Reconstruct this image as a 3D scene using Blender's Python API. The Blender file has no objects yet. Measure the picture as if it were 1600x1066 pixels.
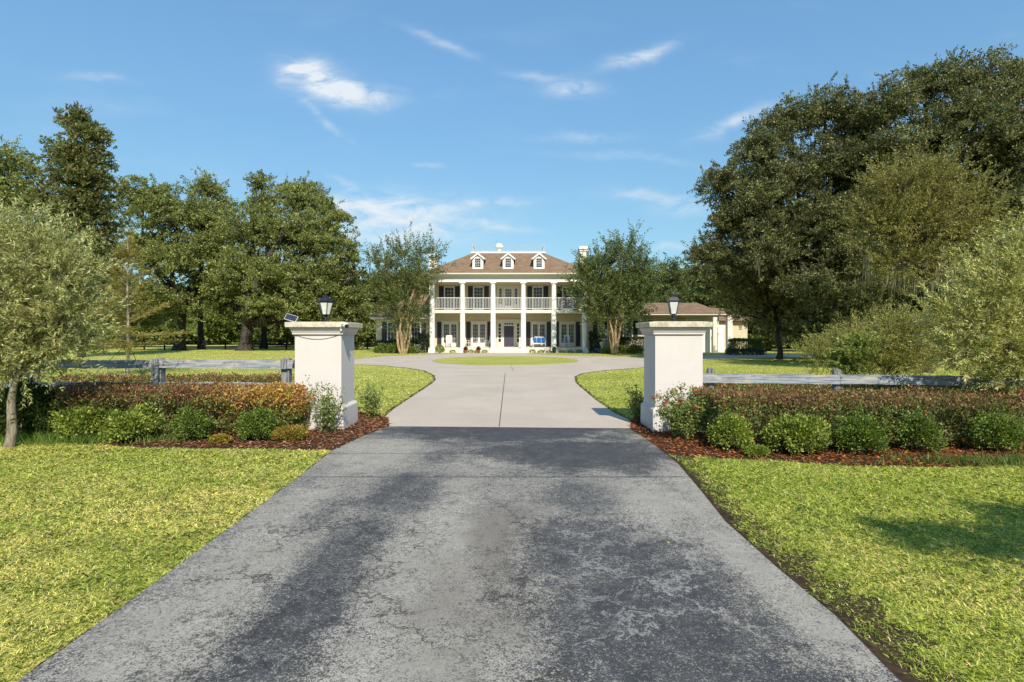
import bpy, math, random
import numpy as np
from mathutils import Vector
R = math.radians
random.seed(4); rng = np.random.default_rng(11)
sc = bpy.context.scene
COL = sc.collection
# ------------------------------------------------------------ camera
FPX, HZ, CH = 880.0, 525.0, 1.65
cam = bpy.data.cameras.new('camera'); co = bpy.data.objects.new('camera', cam); COL.objects.link(co)
co.location = (0, 0, CH); co.rotation_euler = (R(90), 0, 0)
cam.sensor_width = 36; cam.lens = FPX/1600*36; cam.shift_y = -8.0/1600
cam.clip_end = 3000; cam.clip_start = .05
sc.camera = co
sc.render.resolution_x = 1024; sc.render.resolution_y = 682
sc.view_settings.view_transform = 'Standard'; sc.view_settings.look = 'None'
sc.view_settings.exposure = 0.6; sc.view_settings.gamma = 1
# ------------------------------------------------------------ sun + sky
EL, AZ = R(40), R(14)          # AZ: sun stands behind the camera, turned towards +X
SD = Vector((math.sin(AZ)*math.cos(EL), -math.cos(AZ)*math.cos(EL), math.sin(EL)))
sl = bpy.data.lights.new('sun', 'SUN'); sl.energy = 4.2; sl.angle = R(.5); sl.color = (1, .91, .77)
so = bpy.data.objects.new('sun', sl); COL.objects.link(so); so.rotation_euler = SD.to_track_quat('Z', 'Y').to_euler()
W = bpy.data.worlds.new('World'); sc.world = W; W.use_nodes = True

class NT:
    def __init__(s, nt): s.nt = nt; s.nd = nt.nodes; s.lk = nt.links
    def n(s, t, ins=None, **pr):
        x = s.nd.new(t)
        for k, v in pr.items(): setattr(x, k, v)
        for k, v in (ins or {}).items():
            sk = x.inputs[k]
            if isinstance(v, bpy.types.NodeSocket): s.lk.new(v, sk)
            elif v is not None: sk.default_value = v
        return x
    def m(s, op, a, b=0.0, c=0.0, clamp=False):
        x = s.n('ShaderNodeMath', {0: a, 1: b, 2: c}, operation=op); x.use_clamp = clamp; return x.outputs[0]
    def mix(s, f, a, b):
        x = s.n('ShaderNodeMix', data_type='RGBA')
        for i, v in ((0, f), (6, a), (7, b)):
            if isinstance(v, bpy.types.NodeSocket): s.lk.new(v, x.inputs[i])
            else: x.inputs[i].default_value = v if i == 0 else (*v[:3], 1)
        return x.outputs[2]
    def noise(s, vec, scale, det=4, rough=.55, dist=0):
        return s.n('ShaderNodeTexNoise', {'Vector': vec, 'Scale': scale, 'Detail': det, 'Roughness': rough, 'Distortion': dist}).outputs[0]
    def step(s, v, a, b):
        x = s.n('ShaderNodeMapRange', {0: v, 1: a, 2: b, 3: 0.0, 4: 1.0}, interpolation_type='SMOOTHSTEP'); return x.outputs[0]
    def scl(s, vec, v):
        return s.n('ShaderNodeMapping', {'Vector': vec, 'Scale': v}).outputs[0]

w = NT(W.node_tree); bg = w.nd['Background']
sky = w.n('ShaderNodeTexSky', sky_type='NISHITA'); sky.sun_disc = False
sky.sun_elevation = EL; sky.sun_rotation = math.pi-AZ
sky.air_density = 1.0; sky.dust_density = .6; sky.ozone_density = 1.3
gen = w.n('ShaderNodeTexCoord').outputs['Generated']
sep = w.n('ShaderNodeSeparateXYZ', {0: gen})
yc = w.m('MAXIMUM', sep.outputs[1], .02)
U = w.m('DIVIDE', sep.outputs[0], yc); V = w.m('DIVIDE', sep.outputs[2], yc)
uv = w.n('ShaderNodeCombineXYZ', {0: U, 1: V, 2: 0.0}).outputs[0]
wob = w.noise(uv, 5, 4, .6)
def cloud(px, py, rx, ry, ang=0, amp=1.0):
    cu, cv = (px-800)/FPX, (HZ-py)/FPX
    du = w.m('SUBTRACT', U, cu); dv = w.m('SUBTRACT', V, cv)
    c, s_ = math.cos(R(ang)), math.sin(R(ang))
    a = w.m('ADD', w.m('MULTIPLY', du, c), w.m('MULTIPLY', dv, s_))
    b = w.m('SUBTRACT', w.m('MULTIPLY', dv, c), w.m('MULTIPLY', du, s_))
    b = w.m('ADD', b, w.m('MULTIPLY', w.m('SUBTRACT', wob, .5), .06))
    a = w.m('DIVIDE', a, rx/FPX); b = w.m('DIVIDE', b, ry/FPX)
    r2 = w.m('ADD', w.m('MULTIPLY', a, a), w.m('MULTIPLY', b, b))
    g = w.m('EXPONENT', w.m('MULTIPLY', r2, -1.0))
    return w.m('MULTIPLY', g, amp)
acc = None
for c in [(490, 124, 46, 24, -14, 1.3), (550, 147, 56, 18, -6, 1.3), (465, 112, 30, 9, 20, .8), (505, 190, 42, 6, -38, .5), (1000, 86, 52, 9, 18, .75), (895, 140, 40, 13, 2, .6),
          (835, 122, 40, 7, -8, .4), (690, 66, 55, 7, -24, .38), (620, 348, 120, 34, 0, 1.0), (560, 322, 80, 14, -4, .6), (760, 318, 70, 7, 4, .5), (1150, 188, 55, 9, 24, .62),
          (1020, 312, 65, 9, -6, .55), (1060, 330, 35, 10, 0, .45), (905, 218, 60, 7, -2, .35), (1045, 388, 30, 5, 0, .45), (150, 122, 55, 7, -5, .3), (670, 262, 22, 4, 0, .45),
          (780, 355, 60, 5, -6, .35), (990, 250, 110, 6, -4, .22), (540, 290, 40, 6, -30, .3)]:
    g = cloud(*c); acc = g if acc is None else w.m('ADD', acc, g)
fine = w.noise(w.scl(uv, (1, 2.6, 1)), 14, 8, .65, .6)
big = w.noise(w.scl(uv, (1, 4, 1)), 2.2, 5, .6, .3)
cl = w.m('MULTIPLY', acc, w.step(fine, .24, .66))
veil = w.m('MULTIPLY', w.step(big, .5, .85), .16)
cl = w.m('MAXIMUM', cl, veil)
cl = w.m('MULTIPLY', cl, w.step(sep.outputs[1], .1, .3)); cl = w.m('MINIMUM', cl, .93)
skt = w.n('ShaderNodeMix', {0: 1.0, 6: w.n('ShaderNodeGamma', {0: sky.outputs[0], 1: .6}).outputs[0], 7: (.84, 1.36, 1.66, 1)}, data_type='RGBA', blend_type='MULTIPLY').outputs[2]
skt = w.n('ShaderNodeMix', {0: 1.0, 6: skt, 7: w.mix(w.step(sep.outputs[2], .05, .48), (1.02, .93, .84), (1, 1, 1.04))}, data_type='RGBA', blend_type='MULTIPLY').outputs[2]
colr = w.mix(cl, skt, (4.3, 4.6, 4.85))
w.lk.new(colr, bg.inputs[0]); bg.inputs[1].default_value = .128
# ------------------------------------------------------------ materials
MATS = {}
def mat(name, col=(.5, .5, .5), rough=.6, spec=.3, metal=0.0, var=.0, vscale=8, bump=0.0, bscale=60, fn=None):
    if name in MATS: return MATS[name]
    m = bpy.data.materials.new(name); m.use_nodes = True; t = NT(m.node_tree)
    b = t.nd['Principled BSDF']; b.inputs['Roughness'].default_value = rough; b.inputs['Metallic'].default_value = metal
    b.inputs['Specular IOR Level'].default_value = spec; b.inputs['Base Color'].default_value = (*col, 1)
    P = t.n('ShaderNodeNewGeometry').outputs['Position']
    if var:
        n1 = t.noise(P, vscale, 5, .6)
        t.lk.new(t.mix(t.step(n1, .3, .7), tuple(c*(1-var) for c in col), tuple(min(1, c*(1+var)) for c in col)), b.inputs['Base Color'])
    if bump:
        n2 = t.noise(P, bscale, 4, .6)
        t.lk.new(t.n('ShaderNodeBump', {'Height': n2, 'Strength': bump, 'Distance': .01}).outputs[0], b.inputs['Normal'])
    if fn: fn(t, b, P)
    MATS[name] = m; return m
def leafmat(name, trans=.38, rough=.45, spec=.35):
    m = bpy.data.materials.new(name); m.use_nodes = True; t = NT(m.node_tree); b = t.nd['Principled BSDF']
    a = t.n('ShaderNodeAttribute', attribute_name='leafcol').outputs['Color']
    t.lk.new(a, b.inputs['Base Color']); b.inputs['Roughness'].default_value = rough; b.inputs['Specular IOR Level'].default_value = spec
    tr = t.n('ShaderNodeBsdfTranslucent', {'Color': t.mix(.5, a, t.n('ShaderNodeHueSaturation', {'Color': a, 'Saturation': 1.15, 'Value': 1.3}).outputs[0])})
    ms = t.n('ShaderNodeMixShader', {0: trans, 1: b.outputs[0], 2: tr.outputs[0]})
    t.lk.new(ms.outputs[0], t.nd['Material Output'].inputs[0]); return m
M_leaf = leafmat('leaf'); M_grass = leafmat('grass_blade', .45, .5, .3); M_chip = leafmat('bark_chip', 0.02, .8, .15)

def f_stucco(t, b, P):
    n = t.noise(P, 3, 5, .6); s = t.n('ShaderNodeSeparateXYZ', {0: P})
    streak = t.noise(t.scl(P, (9, 9, .8)), 2, 4, .6)
    c = t.mix(t.step(n, .35, .75), (.53, .492, .47), (.56, .522, .50))
    c = t.mix(t.m('MULTIPLY', t.m('MULTIPLY', t.step(streak, .50, .72), .55), t.step(s.outputs[2], .6, 1.7)), c, (.55, .49, .40))
    low = t.m('MULTIPLY', t.m('SUBTRACT', 1.0, t.step(t.m('ADD', s.outputs[2], t.m('MULTIPLY', n, .2)), .02, .3)), .45)
    c = t.mix(low, c, (.40, .33, .26))
    t.lk.new(c, b.inputs['Base Color'])
    # hidden coursing of the painted block work
    br = t.n('ShaderNodeTexBrick', {'Vector': t.n('ShaderNodeCombineXYZ', {0: t.m('ADD', s.outputs[0], s.outputs[1]), 1: s.outputs[2], 2: 0.0}).outputs[0], 'Scale': 1.0, 'Mortar Size': .006, 'Mortar Smooth': .6, 'Brick Width': .4, 'Row Height': .2})
    h = t.m('ADD', t.m('MULTIPLY', t.noise(P, 90, 4), .5), t.m('MULTIPLY', br.outputs['Fac'], -.35))
    t.lk.new(t.n('ShaderNodeBump', {'Height': h, 'Strength': .35, 'Distance': .008}).outputs[0], b.inputs['Normal'])
M_stucco = mat('painted_stucco', rough=.8, spec=.2, fn=f_stucco)
def f_cap(t, b, P):
    n = t.noise(P, 10, 6, .7); c = t.mix(t.step(n, .42, .66), (.58, .53, .42), (.40, .35, .24))
    t.lk.new(t.mix(t.m('MULTIPLY', t.step(t.noise(t.scl(P, (1, 1, .3)), 30, 3), .58, .7), .5), c, (.24, .22, .17)), b.inputs['Base Color'])
    t.lk.new(t.n('ShaderNodeBump', {'Height': t.noise(P, 80, 5), 'Strength': .4, 'Distance': .008}).outputs[0], b.inputs['Normal'])
M_cap = mat('weathered_cap', rough=.85, spec=.15, fn=f_cap)
M_white = mat('white_paint', (.74, .72, .68), .5, var=.04, vscale=3)
M_wall = mat('cream_siding', (.53, .46, .335), .7, var=.05, vscale=2)
M_trim = mat('cream_trim', (.66, .61, .52), .6, var=.04)
M_ceil = mat('porch_ceiling', (.50, .43, .30), .7)
M_shut = mat('charcoal_shutter', (.030, .030, .042), .45)
M_door = mat('plum_grey_door', (.055, .048, .07), .4)
M_black = mat('black_metal', (.02, .02, .025), .4, .5, .3)
M_glass = mat('window_glass', (.018, .022, .03), .05, .35)
M_frost = mat('frosted_glass', (.55, .58, .52), .25, .6, var=.15, vscale=12)
M_lamp = mat('lamp_bulb', (.85, .82, .7), .3)
M_blue = mat('blue_cushion', (.03, .15, .38), .8, var=.3, vscale=20)
M_pot = mat('cobalt_pot', (.012, .03, .16), .2, .6)
M_pv = mat('solar_cells', (.012, .015, .035), .15, .7)
M_alu = mat('grey_plastic', (.35, .36, .38), .4)
M_camw = mat('white_plastic', (.78, .78, .76), .35)
M_step = mat('step_stone', (.62, .54, .46), .8, var=.1, vscale=6)
M_chim = mat('chimney_stucco', (.66, .62, .55), .8, var=.08, vscale=3)
M_chimd = mat('chimney_band', (.30, .26, .22), .8, var=.1, vscale=3)
M_soil = mat('soil', (.045, .030, .018), .95, .1, var=.4, vscale=14, bump=1, bscale=40)
def f_roof(t, b, P):
    s = t.n('ShaderNodeSeparateXYZ', {0: P})
    v = t.n('ShaderNodeCombineXYZ', {0: t.m('ADD', s.outputs[0], t.m('MULTIPLY', s.outputs[1], .31)), 1: s.outputs[2], 2: 0.0}).outputs[0]
    br = t.n('ShaderNodeTexBrick', {'Vector': v, 'Color1': (.185, .125, .080, 1), 'Color2': (.265, .18, .115, 1), 'Mortar': (.07, .045, .03, 1), 'Scale': 1.0, 'Mortar Size': .008, 'Brick Width': .33, 'Row Height': .085, 'Bias': -.1})
    n = t.noise(P, 1.2, 5, .6); n2 = t.noise(P, 14, 4, .7)
    c = t.mix(t.m('MULTIPLY', t.step(n, .35, .75), .35), br.outputs[0], (.31, .22, .15))
    c = t.mix(t.m('MULTIPLY', t.step(n2, .5, .75), .4), c, (.10, .06, .045))
    t.lk.new(c, b.inputs['Base Color'])
    t.lk.new(t.n('ShaderNodeBump', {'Height': t.m('ADD', br.outputs['Fac'], n2), 'Strength': .5, 'Distance': .02}).outputs[0], b.inputs['Normal'])
M_roof = mat('brown_shingle', rough=.9, spec=.15, fn=f_roof)
def f_rail(t, b, P):
    g = t.noise(t.scl(P, (1.2, 1.2, 30)), 2.2, 8, .7, .4); n = t.noise(t.scl(P, (1, 1, 4)), 2.5, 5, .6)
    c = t.mix(t.step(g, .35, .62), (.10, .11, .13), (.34, .37, .41))
    c = t.mix(t.m('MULTIPLY', t.step(n, .50, .68), .75), c, (.46, .40, .31))
    c = t.mix(t.m('MULTIPLY', t.step(t.noise(P, 12, 5), .64, .7), .6), c, (.06, .06, .06))
    t.lk.new(c, b.inputs['Base Color'])
    t.lk.new(t.n('ShaderNodeBump', {'Height': g, 'Strength': .7, 'Distance': .01}).outputs[0], b.inputs['Normal'])
M_rail = mat('weathered_board', rough=.85, spec=.15, fn=f_rail)
def f_post(t, b, P):
    g = t.noise(t.scl(P, (26, 26, 1.6)), 2.2, 6, .7); c = t.mix(t.step(g, .35, .62), (.07, .07, .075), (.27, .28, .29))
    t.lk.new(c, b.inputs['Base Color'])
M_post = mat('weathered_post', rough=.9, spec=.1, fn=f_post)
M_dfence = mat('dark_stained_wood', (.022, .018, .017), .8, .15, var=.3, vscale=5)
def bark(name, a, bb, sc_=8):
    def f(t, b, P):
        g = t.noise(t.scl(P, (1, 1, .25)), sc_, 7, .7, .5); t.lk.new(t.mix(t.step(g, .35, .65), a, bb), b.inputs['Base Color'])
        t.lk.new(t.n('ShaderNodeBump', {'Height': g, 'Strength': .9, 'Distance': .05}).outputs[0], b.inputs['Normal'])
    return mat(name, rough=.9, spec=.1, fn=f)
M_bark = bark('oak_bark', (.022, .018, .015), (.085, .072, .06))
M_barkmyr = bark('crape_myrtle_bark', (.20, .13, .07), (.42, .31, .18), 6)
M_barkol = bark('olive_bark', (.13, .11, .08), (.34, .29, .21), 20)
M_moss = leafmat('hanging_moss', .3, .9, .05)

def f_lawn(t, b, P):
    n = t.noise(P, .35, 5, .6); n2 = t.noise(P, 3.5, 5, .7); n3 = t.noise(P, 26, 4, .75); n4 = t.noise(t.scl(P, (1, .35, 1)), 9, 5, .7)
    c = t.mix(t.step(n, .3, .7), (.32, .345, .072), (.45, .44, .11))
    c = t.mix(t.m('MULTIPLY', t.step(n2, .42, .7), .6), c, (.24, .28, .05))
    c = t.mix(t.m('MULTIPLY', t.step(n4, .45, .7), .5), c, (.50, .46, .14))
    c = t.mix(t.m('MULTIPLY', t.step(n3, .5, .72), .5), c, (.16, .18, .035))
    t.lk.new(c, b.inputs['Base Color'])
    h = t.m('ADD', n3, t.m('MULTIPLY', t.noise(P, 90, 3), .6))
    t.lk.new(t.n('ShaderNodeBump', {'Height': h, 'Strength': .8, 'Distance': .05}).outputs[0], b.inputs['Normal'])
M_lawn = mat('lawn_turf', rough=.9, spec=.1, fn=f_lawn)
def f_conc(t, b, P):
    n = t.noise(P, .5, 6, .6); n2 = t.noise(P, 6, 6, .65); n3 = t.noise(P, 180, 3, .6)
    c = t.mix(t.step(n, .3, .7), (.385, .325, .262), (.455, .39, .325))
    c = t.mix(t.m('MULTIPLY', t.step(n2, .45, .75), .35), c, (.33, .28, .235))
    c = t.mix(t.m('MULTIPLY', t.step(n3, .4, .7), .35), c, (.56, .51, .45))
    st = t.noise(t.scl(P, (2.5, .25, 1)), 1.0, 5, .6)
    c = t.mix(t.m('MULTIPLY', t.step(st, .55, .75), .25), c, (.30, .26, .22))
    t.lk.new(c, b.inputs['Base Color'])
    t.lk.new(t.n('ShaderNodeBump', {'Height': n3, 'Strength': .3, 'Distance': .006}).outputs[0], b.inputs['Normal'])
M_conc = mat('broomed_concrete', rough=.85, spec=.2, fn=f_conc)

def f_asph(t, b, P):
    s = t.n('ShaderNodeSeparateXYZ', {0: P}); X, Y = s.outputs[0], s.outputs[1]
    nb = t.noise(P, 1.5, 9, .72, .5); nm = t.noise(P, 5.5, 9, .78, .5); nf = t.m('ADD', t.m('MULTIPLY', t.noise(P, 105, 5, .8), .6), t.m('MULTIPLY', t.noise(P, 36, 5, .75, 1.0), .4)); ng = t.noise(P, 210, 2, .6)
    warp = t.m('MULTIPLY', t.m('SUBTRACT', t.noise(P, 2.2, 5, .65), .5), 2.2)
    def ell(cx, cy, rx, ry, amp=1.0):
        a = t.m('DIVIDE', t.m('SUBTRACT', X, cx), rx); c = t.m('DIVIDE', t.m('SUBTRACT', Y, cy), ry)
        r = t.m('SQRT', t.m('ADD', t.m('MULTIPLY', a, a), t.m('MULTIPLY', c, c)))
        return t.m('MULTIPLY', t.m('SUBTRACT', 1.0, t.step(t.m('ADD', r, warp), .45, 1.35)), amp)
    def add(lst):
        o = None
        for e in lst: g = ell(*e); o = g if o is None else t.m('MAXIMUM', o, g)
        return o
    dark = add([(.85, 3.2, .72, 1.5, 1), (.55, 4.3, .5, .8, .9), (-1.25, 3.6, .28, 2.0, .9), (-1.1, 5.9, .45, .8, .9), (.9, 7.9, 1.5, 1.1, 1.4), (-.2, 9.4, 2.1, .75, 1.4), (-.6, 8.5, .7, .35, .6), (.75, 5.7, .45, .6, .7),
                (1.2, 2.2, .8, .9, .9), (-.9, 7.7, .35, .5, .6), (-1.75, 5.2, .2, .5, .5), (-.2, 9.9, 2.4, .5, 1.5)])
    light = add([(-1.9, 8.0, .6, 1.3, 1), (-.35, 7.4, .5, .6, .9), (-.6, 4.6, .5, 1.8, .8), (1.35, 5.6, .5, .8, 1), (-.5, 2.7, .55, .9, .8), (-1.9, 3.3, .35, 1.6, .8), (1.72, 3.4, .18, 1.9, 1.1), (1.95, 5.8, .22, 1.9, .8), (-2.1, 5.2, .35, 1, .8), (-.6, 6.1, .3, .4, .6)])
    k = t.m('ADD', .50, t.m('MULTIPLY', t.m('SUBTRACT', nb, .5), .9))
    k = t.m('ADD', k, t.m('MULTIPLY', t.m('SUBTRACT', nm, .5), .75))
    k = t.m('SUBTRACT', k, t.m('MULTIPLY', dark, .42)); k = t.m('ADD', k, t.m('MULTIPLY', light, .22))
    # the worn speckle shows more aggregate where the sealer has gone
    sp = t.step(t.m('ADD', t.m('MULTIPLY', t.m('SUBTRACT', nf, .5), 6.5), t.m('MULTIPLY', t.m('SUBTRACT', k, .47), 1.15)), -.38, .42)
    c = t.mix(t.step(nm, .35, .7), (.036, .039, .045), (.062, .064, .069))
    lt = t.mix(t.step(nb, .35, .65), (.43, .40, .345), (.31, .29, .25))
    c = t.mix(t.m('MULTIPLY', sp, .92), c, lt)
    c = t.mix(t.m('MULTIPLY', t.step(t.noise(P, 80, 4, .8), .54, .66), .5), c, (.10, .10, .098))
    c = t.mix(t.m('MULTIPLY', t.m('MULTIPLY', t.step(k, .6, 1.1), .22), t.step(nb, .3, .5)), c, (.30, .29, .27))
    br = add([(-.16, 4.5, .22, .7, .75), (-.12, 5.1, .3, .45, .6), (-.25, 3.5, .4, .8, .5), (-.2, 4.9, .12, .3, .8)])
    c = t.mix(t.m('MULTIPLY', br, t.m('ADD', .35, t.m('MULTIPLY', t.step(nf, .42, .56), .4))), c, (.105, .085, .066))
    # cracks
    vw = t.n('ShaderNodeVectorMath', {0: P, 1: t.n('ShaderNodeTexNoise', {'Vector': P, 'Scale': 3.5, 'Detail': 7, 'Roughness': .7}).outputs[1]}, operation='ADD').outputs[0]
    def crack(scale, wd, lo, hi, sd):
        v = t.n('ShaderNodeTexVoronoi', {'Vector': vw, 'Scale': scale, 'Randomness': 1.0}, feature='DISTANCE_TO_EDGE', voronoi_dimensions='2D')
        e = t.m('SUBTRACT', 1.0, t.step(v.outputs[0], wd*.2, wd))
        return t.m('MULTIPLY', e, t.step(t.noise(t.n('ShaderNodeMapping', {'Vector': P, 'Location': (sd, 0, 0)}).outputs[0], .9, 3, .6), lo, hi))
    near = t.m('SUBTRACT', 1.0, t.step(Y, 4.6, 6.3))
    c1 = t.m('MULTIPLY', crack(1.0, .022, .38, .50, 3), near); c2 = t.m('MULTIPLY', crack(3.2, .040, .48, .58, 9), near)
    drk = t.m('MULTIPLY', t.m('MAXIMUM', c1, c2), t.step(X, .45, .2))
    drk = t.m('MULTIPLY', t.m('MAXIMUM', c1, c2), t.m('SUBTRACT', 1.0, t.step(X, .2, .45)))
    lgt = t.m('MULTIPLY', t.m('MAXIMUM', c1, c2), t.step(X, .2, .45))
    c = t.mix(t.m('MULTIPLY', drk, .85), c, (.035, .033, .03)); c = t.mix(t.m('MULTIPLY', lgt, .7), c, (.34, .33, .31))
    # pale stone chips
    vs = t.n('ShaderNodeTexVoronoi', {'Vector': P, 'Scale': 30.0}, voronoi_dimensions='2D')
    chip = t.m('MULTIPLY', t.m('SUBTRACT', 1.0, t.step(vs.outputs[0], .06, .14)), t.step(t.noise(P, 23, 2), .60, .66))
    c = t.mix(t.m('MULTIPLY', chip, .8), c, (.50, .44, .36))
    # seam across the drive and weathered edge
    sy = t.m('ABSOLUTE', t.m('SUBTRACT', t.m('ADD', Y, t.m('MULTIPLY', nm, .05)), 6.55))
    c = t.mix(t.m('MULTIPLY', t.m('SUBTRACT', 1.0, t.step(sy, .008, .028)), .8), c, (.022, .022, .024))
    sj = t.m('ABSOLUTE', t.m('SUBTRACT', t.m('ADD', Y, t.m('MULTIPLY', nm, .15)), 7.9))
    c = t.mix(t.m('MULTIPLY', t.m('SUBTRACT', 1.0, t.step(sj, .01, .06)), .35), c, (.04, .04, .045))
    t.lk.new(c, b.inputs['Base Color'])
    h = t.m('ADD', t.m('MULTIPLY', nf, 1.0), t.m('MULTIPLY', ng, .6))
    h = t.m('SUBTRACT', h, t.m('MULTIPLY', drk, 1.5))
    t.lk.new(t.n('ShaderNodeBump', {'Height': h, 'Strength': .55, 'Distance': .006}).outputs[0], b.inputs['Normal'])
M_asph = mat('worn_asphalt', rough=.8, spec=.3, fn=f_asph)
# ------------------------------------------------------------ mesh builders
class MB:
    def __init__(s): s.v = []; s.f = []; s.mi = []; s.cur = 0
    def face(s, idx): s.f.append(tuple(idx)); s.mi.append(s.cur)
    def box(s, x0, x1, y0, y1, z0, z1):
        b = len(s.v); s.v += [(x, y, z) for z in (z0, z1) for y in (y0, y1) for x in (x0, x1)]
        for q in ((0, 2, 3, 1), (4, 5, 7, 6), (0, 1, 5, 4), (2, 6, 7, 3), (0, 4, 6, 2), (1, 3, 7, 5)): s.face([b+i for i in q])
        return s
    def frus(s, a, z0, c, z1, cap=True):   # rectangles (x0,x1,y0,y1)
        b = len(s.v)
        for (r, z) in ((a, z0), (c, z1)): s.v += [(r[0], r[2], z), (r[1], r[2], z), (r[1], r[3], z), (r[0], r[3], z)]
        for i in range(4): s.face([b+i, b+(i+1) % 4, b+4+(i+1) % 4, b+4+i])
        if cap: s.face([b+3, b+2, b+1, b]); s.face([b+4, b+5, b+6, b+7])
        return s
    def lathe(s, cx, cy, prof, n=20, rot=0.0):  # prof: (r,z) bottom to top
        b = len(s.v)
        for r, z in prof:
            for i in range(n):
                a = rot+2*math.pi*i/n; s.v.append((cx+r*math.cos(a), cy+r*math.sin(a), z))
        for k in range(len(prof)-1):
            for i in range(n): s.face([b+k*n+i, b+k*n+(i+1) % n, b+(k+1)*n+(i+1) % n, b+(k+1)*n+i])
        s.face([b+i for i in range(n)][::-1]); s.face([b+(len(prof)-1)*n+i for i in range(n)])
        return s
    def tube(s, pts, rad, n=6):
        pts = [Vector(p) for p in pts]; b = len(s.v); K = len(pts)
        if not hasattr(rad, '__len__'): rad = [rad]*K
        for k, p in enumerate(pts):
            d = (pts[min(k+1, K-1)]-pts[max(k-1, 0)]).normalized()
            u = d.cross(Vector((0, 0, 1)) if abs(d.z) < .9 else Vector((1, 0, 0))).normalized(); v = d.cross(u)
            for i in range(n):
                a = 2*math.pi*i/n; s.v.append(tuple(p+rad[k]*(math.cos(a)*u+math.sin(a)*v)))
        for k in range(K-1):
            for i in range(n): s.face([b+k*n+i, b+(k+1)*n+i, b+(k+1)*n+(i+1) % n, b+k*n+(i+1) % n])
        s.face([b+i for i in range(n)]); s.face([b+(K-1)*n+i for i in range(n)][::-1])
        return s
    def bar(s, a, c, w_, h_):
        a = Vector(a); c = Vector(c); d = (c-a).normalized()
        u = d.cross(Vector((0, 0, 1)) if abs(d.z) < .9 else Vector((0, 1, 0))).normalized(); v = u.cross(d)
        b = len(s.v)
        for p in (a, c):
            for (i, j) in ((-1, -1), (1, -1), (1, 1), (-1, 1)): s.v.append(tuple(p+u*i*w_/2+v*j*h_/2))
        for i in range(4): s.face([b+i, b+(i+1) % 4, b+4+(i+1) % 4, b+4+i])
        s.face([b+3, b+2, b+1, b]); s.face([b+4, b+5, b+6, b+7])
        return s
    def poly(s, pts):
        b = len(s.v); s.v += [tuple(p) for p in pts]; s.face(range(b, b+len(pts))); return s
    def build(s, name, mats, parent=None, smooth=False, bevel=0.0):
        if not isinstance(mats, (list, tuple)): mats = [mats]
        o_ = ORG.get(parent.name, Vector((0, 0, 0))) if parent else Vector((0, 0, 0))
        me = bpy.data.meshes.new(name); me.from_pydata([(x-o_[0], y-o_[1], z-o_[2]) for x, y, z in s.v], [], s.f)
        for m in mats: me.materials.append(m)
        me.polygons.foreach_set('material_index', s.mi)
        if smooth: me.polygons.foreach_set('use_smooth', [True]*len(s.f))
        me.update()
        ob = bpy.data.objects.new(name, me); COL.objects.link(ob)
        if parent: ob.parent = parent; ORG[ob.name] = o_
        if smooth:
            try: me.set_sharp_from_angle(angle=R(40))
            except Exception: pass
        if bevel:
            md = ob.modifiers.new('bevel', 'BEVEL'); md.width = bevel; md.segments = 2; md.limit_method = 'ANGLE'
        return ob
ORG = {}
def tag(o, label=None, cat=None, group=None, kind=None):
    if label: o['label'] = label
    if cat: o['category'] = cat
    if group: o['group'] = group
    if kind: o['kind'] = kind
    return o
def thing(name, loc, label, cat, group=None):
    o = bpy.data.objects.new(name, None); COL.objects.link(o); o.location = loc; o.empty_display_size = .2
    ORG[o.name] = Vector(loc); return tag(o, label, cat, group)
def copy_tree(o, parent=None, loc=None, rz=None, sc_=None):
    c = o.copy(); COL.objects.link(c)
    if parent: c.parent = parent
    if loc is not None: c.location = loc
    if rz is not None: c.rotation_euler = (0, 0, rz)
    if sc_ is not None: c.scale = sc_
    for ch in o.children: copy_tree(ch, c)
    return c
def at(x, y, Y): return Vector(((x-800)*Y/FPX, Y, CH-(y-HZ)*Y/FPX))
def gp(x, y):
    Y = FPX*CH/(y-HZ); return ((x-800)*Y/FPX, Y)
# ---- numpy helpers
def unit(a): return a/np.maximum(np.linalg.norm(a, axis=1, keepdims=True), 1e-9)
def rdir(n): return unit(rng.normal(size=(n, 3)))
def vnoise(x, y, s, seed=0):
    x = x*s+seed*17.3; y = y*s-seed*9.1; xi = np.floor(x); yi = np.floor(y); fx = x-xi; fy = y-yi
    fx = fx*fx*(3-2*fx); fy = fy*fy*(3-2*fy)
    h = lambda a, b: np.modf(np.abs(np.sin(a*127.1+b*311.7+seed)*43758.5453))[0]
    return (h(xi, yi)*(1-fx)+h(xi+1, yi)*fx)*(1-fy)+(h(xi, yi+1)*(1-fx)+h(xi+1, yi+1)*fx)*fy
def inpoly(px, py, poly):
    r = np.zeros(len(px), bool); n = len(poly); j = n-1
    for i in range(n):
        xi, yi = poly[i]; xj, yj = poly[j]
        if yi != yj:
            c = ((yi > py) != (yj > py)) & (px < (xj-xi)*(py-yi)/(yj-yi)+xi); r ^= c
        j = i
    return r
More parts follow.
